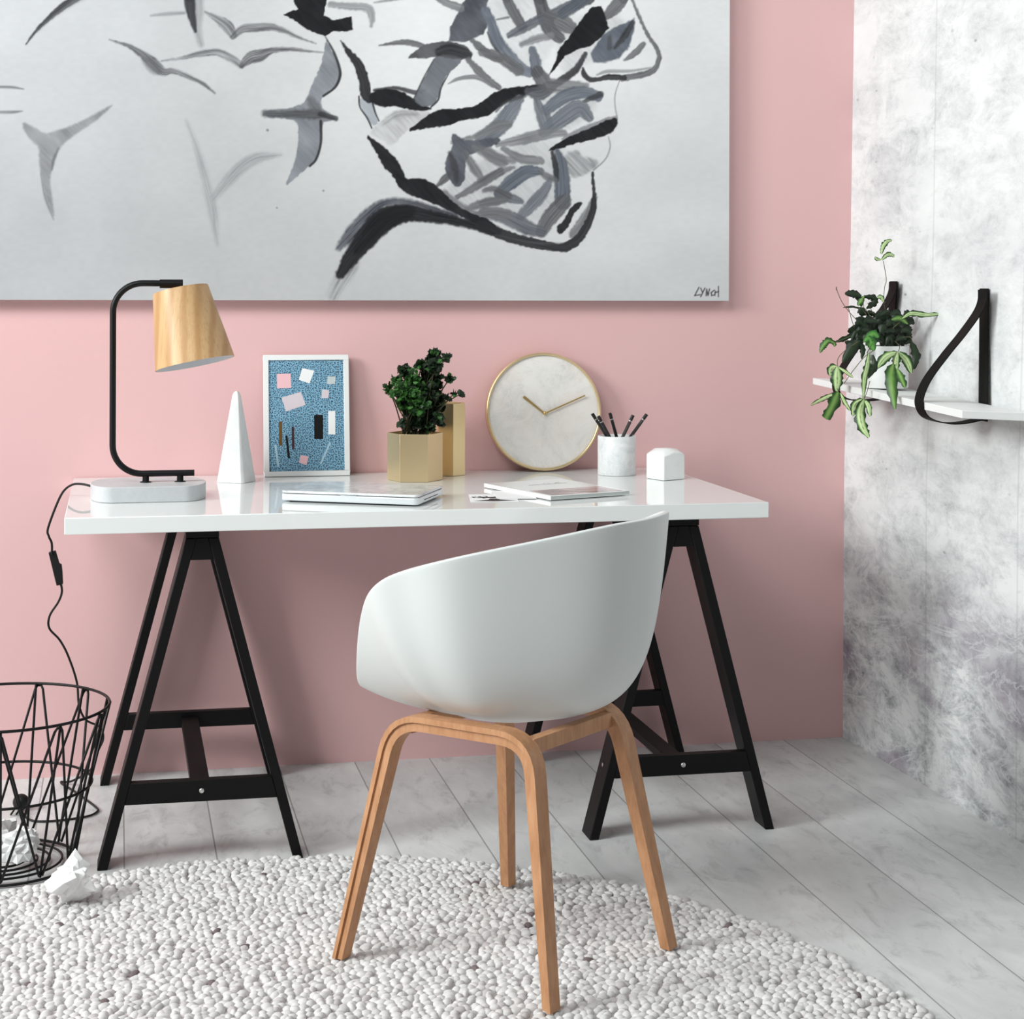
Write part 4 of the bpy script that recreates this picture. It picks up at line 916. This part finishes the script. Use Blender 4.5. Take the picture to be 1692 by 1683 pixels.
for r_ in rim:
    kk = min(1, max(0, (r_.y + 0.27) / 0.48)); s1 = S_[3] * (1 - kk) + S_[7] * kk; z1 = S_[4] * (1 - kk) + S_[8] * kk; s2 = S_[5] * (1 - kk) + S_[9] * kk; z2 = S_[6] * (1 - kk) + S_[10] * kk
    d = r_ - c0; P1 = c0 + Vector((d.x * s1, d.y * s1, d.z * z1)); P2 = c0 + Vector((d.x * s2, d.y * s2, d.z * z2))
    for i in range(1, MS + 1):
        t = i / MS; V.append(place((1 - t) ** 3 * c0 + 3 * (1 - t) ** 2 * t * P1 + 3 * (1 - t) * t * t * P2 + t ** 3 * r_))
nR = len(rim); V.append(place(c0)); ctr = len(V) - 1
Fc = [[i * MS + j, ((i + 1) % nR) * MS + j, ((i + 1) % nR) * MS + j + 1, i * MS + j + 1] for i in range(nR) for j in range(MS - 1)] + [[ctr, ((i + 1) % nR) * MS, i * MS] for i in range(nR)]
mb = MB(); mb.add(V, Fc, 0, True)
sh = build('shell', mb, m_plastic, root, fixn=True, label='white plastic tub seat with arms')
md = sh.modifiers.new('solid', 'SOLIDIFY'); md.thickness = 0.011; md.offset = -1
me = sh.data
md = sh.modifiers.new('bev', 'BEVEL'); md.width = 0.0025; md.segments = 3; md.limit_method = 'ANGLE'; md.angle_limit = math.radians(60)
md = sh.modifiers.new('sub', 'SUBSURF'); md.levels = 1; md.render_levels = 1
def arc_path(A, B, C_, D, r, n=7):
    """A foot, B and C shoulder corners, D foot; corners rounded"""
    out = [A]
    for p, q, s_ in ((A, B, C_), (B, C_, D)):
        u = (p - q).normalized(); w = (s_ - q).normalized()
        for i in range(n + 1):
            t = i / n; a, b = q + u * r, q + w * r
            out.append(a * (1 - t) ** 2 + q * 2 * t * (1 - t) + b * t * t)
    out.append(D); return out
FZ = 0.0150
tops = dict(fl=(-0.186, 0.122, 0.438), rl=(-0.150, -0.150, 0.438), fr=(0.125, 0.128, 0.437), rr=(0.100, -0.148, 0.440))
feet = dict(fl=(-0.238, 0.205, FZ), rl=(-0.182, -0.214, FZ), fr=(0.246, 0.212, FZ), rr=(0.172, -0.212, FZ))
for a, b in (('fl', 'rl'), ('fr', 'rr')):
    P = arc_path(cl(*feet[a]), cl(*tops[a]), cl(*tops[b]), cl(*feet[b]), 0.058)
    half = len(P) // 2; mid = (P[half - 1] + P[half]) / 2
    sgn = -1 if a == 'fl' else 1
    side = rgt * sgn
    for part in (P[:half] + [mid], [mid] + P[half:]):
        ws, hs_, P1_, P2_ = [], [], [], []; cen = sum(P, Vector()) / len(P); cen.z = 0.05
        for i_, p in enumerate(part):
            k_ = min(1, max(0, (p.z - FZ) / 0.43)); w_ = 0.027 + 0.006 * k_; h_ = 0.0200 + 0.006 * k_
            tt = (part[min(i_ + 1, len(part) - 1)] - part[max(i_ - 1, 0)]).normalized()
            o_ = p - cen; o_ = o_ - tt * o_.dot(tt); o_ = (o_ - side * o_.dot(side)).normalized()
            ws.append(w_); hs_.append(h_); P1_.append(p + o_ * h_ * 0.31); P2_.append(p - o_ * h_ * 0.19)
        mb = MB(); mb.sweep(P1_, side, ws, [h * 0.38 for h in hs_]); mb.sweep([p - side * 0.0022 for p in P2_], side, [w - 0.0044 for w in ws], [h * 0.62 for h in hs_])
        for v_ in mb.v:
            if v_.z < FZ + 0.012: v_.z = FZ
        build('leg', mb, m_leg, root)
mb = MB(); mb.sweep([cl(-0.139, -0.135, 0.424), cl(0.092, -0.135, 0.427)], Vector((0, 0, 1)), 0.026, 0.020); build('seat_rail', mb, m_leg, root, 0.001)
mb = MB(); mb.sweep([cl(-0.172, 0.108, 0.426), cl(0.115, 0.112, 0.424)], Vector((0, 0, 1)), 0.026, 0.020); build('seat_rail', mb, m_leg, root, 0.001)

# ------------------------------------------------------------------ wire basket with crumpled paper
bc = Vector((-0.122, -0.640, 0)); RT, RB, HT = 0.212, 0.142, 0.326
def br(z): return RB + (RT - RB) * (z - 0.006) / (HT - 0.006)
root = thing('wire_basket', tuple(bc), 'black wire waste basket with zigzag sides at the left edge, holding crumpled paper', 'basket')
def bp(t, z, dr=0): r = br(z) + dr; return bc + Vector((r * math.cos(t), r * math.sin(t), z))
def ringmb(z, r, w): 
    mb = MB(); n = 72; P = [bc + Vector((r * math.cos(2 * PI * i / n), r * math.sin(2 * PI * i / n), z)) for i in range(n + 1)]; mb.tube(P, w, 8, cap=False); return mb
build('rim', ringmb(HT, RT, 0.0031), m_blackmetal, root, fixn=False)
build('hoop', ringmb(0.165, br(0.165), 0.0029), m_blackmetal, root, fixn=False)
build('base_ring', ringmb(0.0055, RB + 0.006, 0.0031), m_blackmetal, root, fixn=False)
mb = MB(); n = 150; mb.tube([bc + Vector(((RB - 0.105 * i / n) * math.cos(2 * PI * i / n * 4.2), (RB - 0.105 * i / n) * math.sin(2 * PI * i / n * 4.2), 0.010)) for i in range(n + 1)], 0.0026, 6); build('base_spiral', mb, m_blackmetal, root, fixn=False)
NWR = 11; st = 2 * PI / NWR; t00 = math.radians(8)
for i in range(NWR):
    ta = t00 + i * st
    mb = MB()
    # hairpin: up from one foot, over a narrow bend at the rim, down to the next foot
    P = [bp(ta - st * 0.96, 0.012, 0.002), bp(ta - 0.04, HT - 0.012, 0.003), bp(ta - 0.02, HT - 0.005, 0.004), bp(ta + 0.02, HT - 0.005, 0.004), bp(ta + 0.04, HT - 0.012, 0.003), bp(ta + st * 0.96, 0.012, 0.002)]
    mb.tube(P, 0.0027, 6); build('wire', mb, m_blackmetal, root, fixn=False)
    mb = MB(); mb.tube([bp(ta + st * 0.02, 0.008, -0.002), bp(ta + st * 0.05, HT, -0.002)], 0.0027, 6); build('wire', mb, m_blackmetal, root, fixn=False)
def crumple(name, c, r, seed, lab, zf=None, sc=(1, 1, 1)):
    import bmesh
    b = bmesh.new(); bmesh.ops.create_icosphere(b, subdivisions=4, radius=1.0)
    rk = random.Random(seed); planes = [(Vector((rk.gauss(0, 1), rk.gauss(0, 1), rk.gauss(0, 1))).normalized(), rk.uniform(0.45, 0.95)) for _ in range(26)]
    sp_ = [(Vector((rk.gauss(0, 1), rk.gauss(0, 1), rk.gauss(0, 1))).normalized(), rk.uniform(0.08, 0.22)) for _ in range(6)]
    o3 = Vector((rk.uniform(0, 50), rk.uniform(0, 50), rk.uniform(0, 50)))
    for v_ in b.verts:
        d = v_.co.normalized(); rad = 1.15
        for n_, h_ in planes:
            q = d.dot(n_)
            if q > 0.05: rad = min(rad, h_ / q)
        for n_, h_ in sp_:
            q = d.dot(n_)
            if q > 0.86: rad += h_ * ((q - 0.86) / 0.14) ** 1.5
        f1 = abs(noise.noise(d * 2.6 + o3)); f2 = abs(noise.noise(d * 6.0 + o3))
        rad *= 0.84 + 0.50 * f1 + 0.10 * f2
        v_.co = Vector((d.x * rad * sc[0], d.y * rad * sc[1], d.z * rad * sc[2])) * r
    bmesh.ops.decimate if False else None
    zmin = min(v_.co.z for v_ in b.verts)
    # settle onto a small flat contact patch
    for v_ in b.verts:
        if v_.co.z < zmin + 0.10 * r: v_.co.z = zmin + 0.10 * r
    zmin += 0.10 * r
    me = bpy.data.meshes.new(name); b.to_mesh(me); b.free(); me.materials.append(m_paper)
    o = bpy.data.objects.new(name, me); COL.objects.link(o); o.location = (c[0], c[1], (zf if zf is not None else c[2]) - zmin)
    md = o.modifiers.new('dec', 'DECIMATE'); md.ratio = 0.24
    return tag(o, lab, 'paper')
crumple('crumpled_paper', (0.016, -0.925, 0), 0.060, 4, 'crumpled white paper ball lying on the rug edge beside the wire basket', 0.0135, (1.0, 0.9, 0.95))
crumple('crumpled_paper', (-0.084, -0.672, 0), 0.055, 9, 'large crumpled paper ball at the front right inside the wire basket', 0.0150)
crumple('crumpled_paper', (-0.134, -0.580, 0), 0.044, 21, 'smaller crumpled paper ball behind the large one inside the wire basket', 0.0150)

# ------------------------------------------------------------------ hanging shelf and its straps
S0_, S1_ = at_x(1344, 620.5, 1.85), at_x(1591, 673, 1.85)
sv = (S1_ - S0_)
def shp(t, w, dz): 
    """t along the shelf (0 far, 1 near), w from the front edge to the wall"""
    return S0_ + sv * t + Vector((w, 0, -0.05 * w + dz))
WD = 0.1455
mb = MB(); mb.add([shp(0, 0, 0), shp(1, 0, 0), shp(1.0, WD + 0.016, 0), shp(0.0, WD, 0), shp(0, 0, -0.0165), shp(1, 0, -0.0165), shp(1.0, WD + 0.016, -0.0165), shp(0.0, WD, -0.0165)], [[0, 1, 2, 3], [7, 6, 5, 4], [0, 4, 5, 1], [1, 5, 6, 2], [2, 6, 7, 3], [3, 7, 4, 0]])
tag(build('wall_shelf', mb, m_white, None, 0.001), 'narrow white shelf board hung on the marble wall by two black straps', 'shelf')
def strap(yc, lab, ztop, loop, back):
    r = thing('shelf_strap', (1.99, yc, ztop), lab, 'strap', None)
    t = (yc - S0_.y) / sv.y; zs0 = S0_.z + sv.z * t
    xw = 1.996 + 0.0465 * (-yc) / 2.2
    xw1 = xw + 0.016
    Pp = [at_y(px_ + 6.5, py_, yc) for px_, py_ in loop]
    Q = spline(Pp, 7); w = 0.041
    mb = MB(); V = []
    for i, p in enumerate(Q):
        tt = (Q[min(i + 1, len(Q) - 1)] - Q[max(i - 1, 0)]).normalized(); nn = Vector((-tt.z, 0, tt.x))
        for s_, h_ in ((-w / 2, -0.0012), (w / 2, -0.0012), (w / 2, 0.0012), (-w / 2, 0.0012)): V.append(p + Vector((0, s_, 0)) + nn * h_)
    mb.add(V, [[i * 4 + q, i * 4 + (q + 1) % 4, (i + 1) * 4 + (q + 1) % 4, (i + 1) * 4 + q] for i in range(len(Q) - 1) for q in range(4)] + [[3, 2, 1, 0], [len(V) - 4, len(V) - 3, len(V) - 2, len(V) - 1]])
    build('front_band', mb, m_strap, r)
    tp_, bt_ = at_x(back[0][0], back[0][1], xw1 - 0.006), at_x(back[1][0], back[1][1], xw - 0.005)
    mb = MB(); mb.add([(c_.x + dx, c_.y + s_, c_.z) for c_ in (tp_, bt_) for dx, s_ in ((0, -0.020), (0, 0.020), (0.0024, 0.020), (0.0024, -0.020))], [[0, 1, 2, 3], [7, 6, 5, 4]] + [[i, (i + 1) % 4, (i + 1) % 4 + 4, i + 4] for i in range(4)])
    build('back_band', mb, m_strap, r)
    mb = MB(); mb.sphere((tp_.x - 0.0015, tp_.y + 0.012, tp_.z - 0.012), 0.0022, 10, 8); build('nail', mb, m_screw, r, label='tiny silver nail head')
strap(-0.762, 'black leather strap looped round the right part of the shelf, clear of the plant', 1.1945, [(1617.5, 473), (1616.5, 492), (1608, 512), (1584, 546), (1556, 581), (1527, 621), (1514, 652), (1516, 672), (1528, 686), (1556, 693.5), (1584, 693), (1612, 687)], [(1625.5, 471), (1625, 690)])
strap(-0.296, 'black leather strap behind the trailing plant, holding the left part of the shelf', 1.2105, [(1469, 461), (1467, 479), (1455, 503), (1441, 521), (1414, 562), (1387, 603), (1376, 628), (1379, 646), (1396, 655.5), (1420, 657), (1440, 655.5), (1456, 650)], [(1476, 460), (1466, 655)])

# ------------------------------------------------------------------ trailing plant on the shelf
qx, qy = 1.921, -0.425
zp = S0_.z + sv.z * ((qy - S0_.y) / sv.y) - 0.05 * (qx - 1.85) + 0.0035
root = thing('trailing_plant', (qx, qy, zp), 'variegated trailing plant in a white pot standing on the wall shelf', 'plant')
mb = MB(); PR, PH = 0.0555, 0.101
mb.lathe([(0.0, 0.0), (PR - 0.003, 0.0), (PR - 0.001, 0.002), (PR, PH - 0.001), (PR - 0.001, PH), (PR - 0.004, PH), (PR - 0.005, PH - 0.006), (PR - 0.006, 0.02), (0.0, 0.02)], (qx, qy, zp), 48)
build('pot', mb, m_white, root, fixn=False, label='plain white round pot')
mb = MB(); mb.lathe([(0.0, 0.090), (PR - 0.0055, 0.087)], (qx, qy, zp), 32, 0, False); build('soil', mb, m_soil, root, fixn=False)
VAR = [(0.0, (120, 158, 92)), (0.10, (206, 220, 172)), (0.28, (172, 200, 132)), (0.46, (92, 136, 70)), (0.66, (34, 62, 32)), (1.0, (16, 32, 18))]
GRN = [(0.0, (132, 170, 92)), (0.3, (74, 116, 50)), (0.6, (44, 78, 36)), (1.0, (22, 42, 22))]
BRT = [(0.0, (104, 166, 78)), (0.5, (56, 112, 46)), (1.0, (34, 72, 30))]
DRK = [(0.0, (40, 58, 34)), (0.5, (26, 40, 24)), (1.0, (15, 24, 16))]
lm = dict(v=leafmat('variegated_leaf', VAR), g=leafmat('green_leaf', GRN), b=leafmat('bright_green_leaf', BRT), d=leafmat('dark_leaf', DRK))
def tpx(x, y): return 1330 + x / 4.809, 380 + y / 4.809
def tpos(x, y, pl):
    X_, Y_ = tpx(x, y); return at_y(X_, Y_, pl[1]) if pl[0] == 'Y' else at_x(X_, Y_, pl[1])
def leaf_geo(pts, hw, pl, V, Fc, T, ends=(0.03, 0.0), seed=0, wav=0.26, fold=0.35, shape=None):
    rk = random.Random(seed); P = spline([tpos(x, y, pl) for x, y in pts], 6 if len(pts) > 2 else 12)
    hwm = hw / 4.809 * 0.00141; view = (P[len(P) // 2] - CAM).normalized(); n = len(P); o0 = len(V); cr_ = [-1, -0.72, -0.4, 0, 0.4, 0.72, 1]
    for i, p in enumerate(P):
        u = i / (n - 1); tt = (P[min(i + 1, n - 1)] - P[max(i - 1, 0)]).normalized(); sd = tt.cross(view).normalized(); nn = sd.cross(tt)
        prof = math.sin(PI * min(1, u * 0.9 + 0.06)) ** 0.75 if shape is None else shape(u)
        for c_ in cr_:
            w = hwm * prof * (1 + wav * (rk.uniform(-1, 1) if abs(c_) == 1 else 0)) * c_
            V.append(p + sd * w + nn * (abs(c_) * fold * hwm * prof + (0.12 * hwm * math.sin(i * 1.9 + c_ * 2) if abs(c_) > .9 else 0)))
            T.append(min(1, abs(c_) ** 1.6 * 0.98 + rk.uniform(-0.05, 0.05)))
    m_ = len(cr_); Fc += [[o0 + i * m_ + j, o0 + i * m_ + j + 1, o0 + (i + 1) * m_ + j + 1, o0 + (i + 1) * m_ + j] for i in range(n - 1) for j in range(m_ - 1)]
leaves = [('v', [(605, 170), (618, 110), (650, 70), (690, 58)], 22, ('Y', -0.40)), ('v', [(605, 215), (570, 210), (556, 190)], 14, ('Y', -0.40)), ('v', [(610, 215), (650, 178), (690, 176), (706, 196)], 20, ('Y', -0.40)),
          ('d', [(450, 505), (385, 488), (318, 485)], 32, ('Y', -0.43)), ('g', [(470, 505), (445, 545), (420, 580)], 26, ('Y', -0.43)), ('d', [(470, 505), (545, 520), (545, 560), (490, 605)], 30, ('Y', -0.42)), ('d', [(400, 500), (440, 540), (450, 590)], 24, ('Y', -0.42)), ('v', [(627, 548), (605, 512), (572, 515)], 20, ('Y', -0.44)),
          ('d', [(305, 596), (380, 590), (455, 612)], 9, ('Y', -0.42)),
          ('v', [(775, 680), (845, 640), (960, 650), (1108, 640)], 24, ('Y', -0.50)), ('d', [(770, 690), (810, 660), (870, 640)], 14, ('Y', -0.49)),
          ('g', [(235, 880), (190, 862), (150, 900), (122, 955)], 30, ('Y', -0.40)), ('g', [(200, 862), (235, 880), (240, 908)], 18, ('Y', -0.40)), ('d', [(420, 785), (330, 838), (242, 872)], 20, ('Y', -0.40)),
          ('d', [(440, 860), (370, 930), (305, 1030)], 48, ('Y', -0.47)), ('d', [(430, 870), (460, 920), (455, 1005)], 24, ('Y', -0.47)), ('d', [(440, 860), (380, 880), (320, 870)], 30, ('Y', -0.46)),
          ('v', [(258, 1066), (215, 1085), (205, 1145)], 34, ('X', 1.812)), ('v', [(260, 1068), (262, 1160), (258, 1265)], 50, ('X', 1.810)), ('v', [(262, 1066), (330, 1108), (388, 1152)], 17, ('X', 1.814)),
          ('g', [(270, 1270), (230, 1370), (172, 1485)], 46, ('X', 1.805)), ('v', [(265, 1272), (160, 1318), (48, 1376)], 21, ('X', 1.805)), ('v', [(288, 1275), (318, 1340), (366, 1415)], 18, ('X', 1.81)),
          ('v', [(512, 960), (500, 1060), (478, 1160), (470, 1318)], 27, ('X', 1.825)), ('d', [(540, 970), (556, 1060), (508, 1160)], 26, ('X', 1.828)),
          ('v', [(470, 1325), (405, 1370), (388, 1460)], 34, ('X', 1.812)), ('v', [(475, 1327), (445, 1430), (465, 1540), (516, 1626)], 44, ('X', 1.810)), ('v', [(478, 1327), (512, 1380), (526, 1460)], 27, ('X', 1.814)),
          ('v', [(735, 950), (650, 985), (575, 1078)], 40, ('Y', -0.515)), ('v', [(740, 952), (728, 1020), (735, 1090)], 32, ('Y', -0.520)), ('v', [(750, 950), (815, 1020), (852, 1115)], 38, ('Y', -0.515)),
          ('g', [(705, 1045), (690, 1160), (722, 1400)], 50, ('X', 1.828)), ('g', [(735, 1080), (765, 1140), (803, 1230)], 30, ('X', 1.832)),
          ('d', [(850, 870), (885, 970), (868, 1082)], 38, ('Y', -0.485)), ('b', [(590, 830), (540, 810), (470, 868)], 40, ('Y', -0.50)), ('b', [(500, 825), (530, 880), (552, 940)], 42, ('Y', -0.50)),
          ('g', [(690, 690), (760, 680), (820, 725)], 30, ('Y', -0.49))]
rk = random.Random(2)
for i, (kd, pts, hw, pl) in enumerate(leaves):
    V, Fc, T = [], [], []; sh_ = (lambda u: min(1, 0.45 + u * 2.0)) if pts[-1] == (172, 1485) else None
    leaf_geo(pts, hw, pl, V, Fc, T, seed=i, shape=sh_); build_leaf('leaf', V, Fc, T, lm[kd], root)
V, Fc, T = [], [], []
for cxp, cyp, rp, n in ((470, 730, 80, 16), (600, 720, 90, 18), (720, 715, 80, 16), (650, 810, 110, 26), (430, 815, 60, 9), (790, 790, 55, 9), (720, 850, 80, 14), (800, 700, 40, 5), (780, 860, 60, 8), (540, 800, 70, 10)):
    for j in range(n):
        x0_, y0_ = cxp + rk.gauss(0, .5) * rp, cyp + rk.gauss(0, .45) * rp; a = rk.gauss(0.2, 0.9) if rk.random() < .6 else PI - rk.gauss(0.2, 0.9); L = rk.uniform(60, 120)
        leaf_geo([(x0_ - L / 2 * math.cos(a), y0_ - L / 3 * math.sin(a)), (x0_, y0_ - 8), (x0_ + L / 2 * math.cos(a), y0_ + L / 2 * abs(math.sin(a)))], rk.uniform(18, 34), ('Y', qy + rk.uniform(-0.055, 0.05)), V, Fc, T, seed=j)
build_leaf('foliage', V, Fc, T, lm['d'], root, 'dense dark green leaves above the pot')
m_stem2 = mat('wiry_stem', (98, 96, 66), 0.6, 0.3)
for pts, pl in (([(655, 760), (650, 660), (628, 560), (632, 440), (646, 370), (622, 225)], ('Y', -0.40)), ([(445, 725), (370, 650), (300, 560), (255, 460), (250, 438)], ('Y', -0.42)), ([(395, 755), (372, 690), (348, 600)], ('Y', -0.42)), ([(520, 670), (500, 630), (470, 600), (400, 590)], ('Y', -0.42)), ([(545, 640), (520, 600), (500, 560)], ('Y', -0.42)), ([(560, 930), (480, 985), (400, 1080), (318, 1195)], ('X', 1.83)), ([(420, 870), (320, 940), (268, 1000), (262, 1066)], ('X', 1.815)), ([(262, 1240), (272, 1270)], ('X', 1.808)), ([(540, 880), (500, 950), (512, 965)], ('X', 1.83)), ([(520, 1180), (500, 1260), (475, 1325)], ('X', 1.815)), ([(720, 860), (755, 905), (742, 952)], ('Y', -0.51)), ([(735, 940), (715, 1000), (705, 1045)], ('X', 1.83)), ([(480, 800), (380, 820), (240, 876)], ('Y', -0.41)), ([(700, 760), (760, 700), (790, 670)], ('Y', -0.48)), ([(780, 830), (840, 830), (860, 880)], ('Y', -0.47)), ([(640, 560), (632, 545), (625, 548)], ('Y', -0.43)), ([(545, 700), (480, 640), (460, 520)], ('Y', -0.43))):
    stems = MB(); stems.tube(spline([tpos(x, y, pl) for x, y in pts], 6), 0.0009, 5); build('stem', stems, m_stem2, root, fixn=False)
bud = MB(); bud.sphere(tpos(250, 446, ('Y', -0.42)), 0.0022, 8, 6, scale=(0.7, 0.7, 2.2))
build('bud', bud, m_stem2, root, fixn=False)
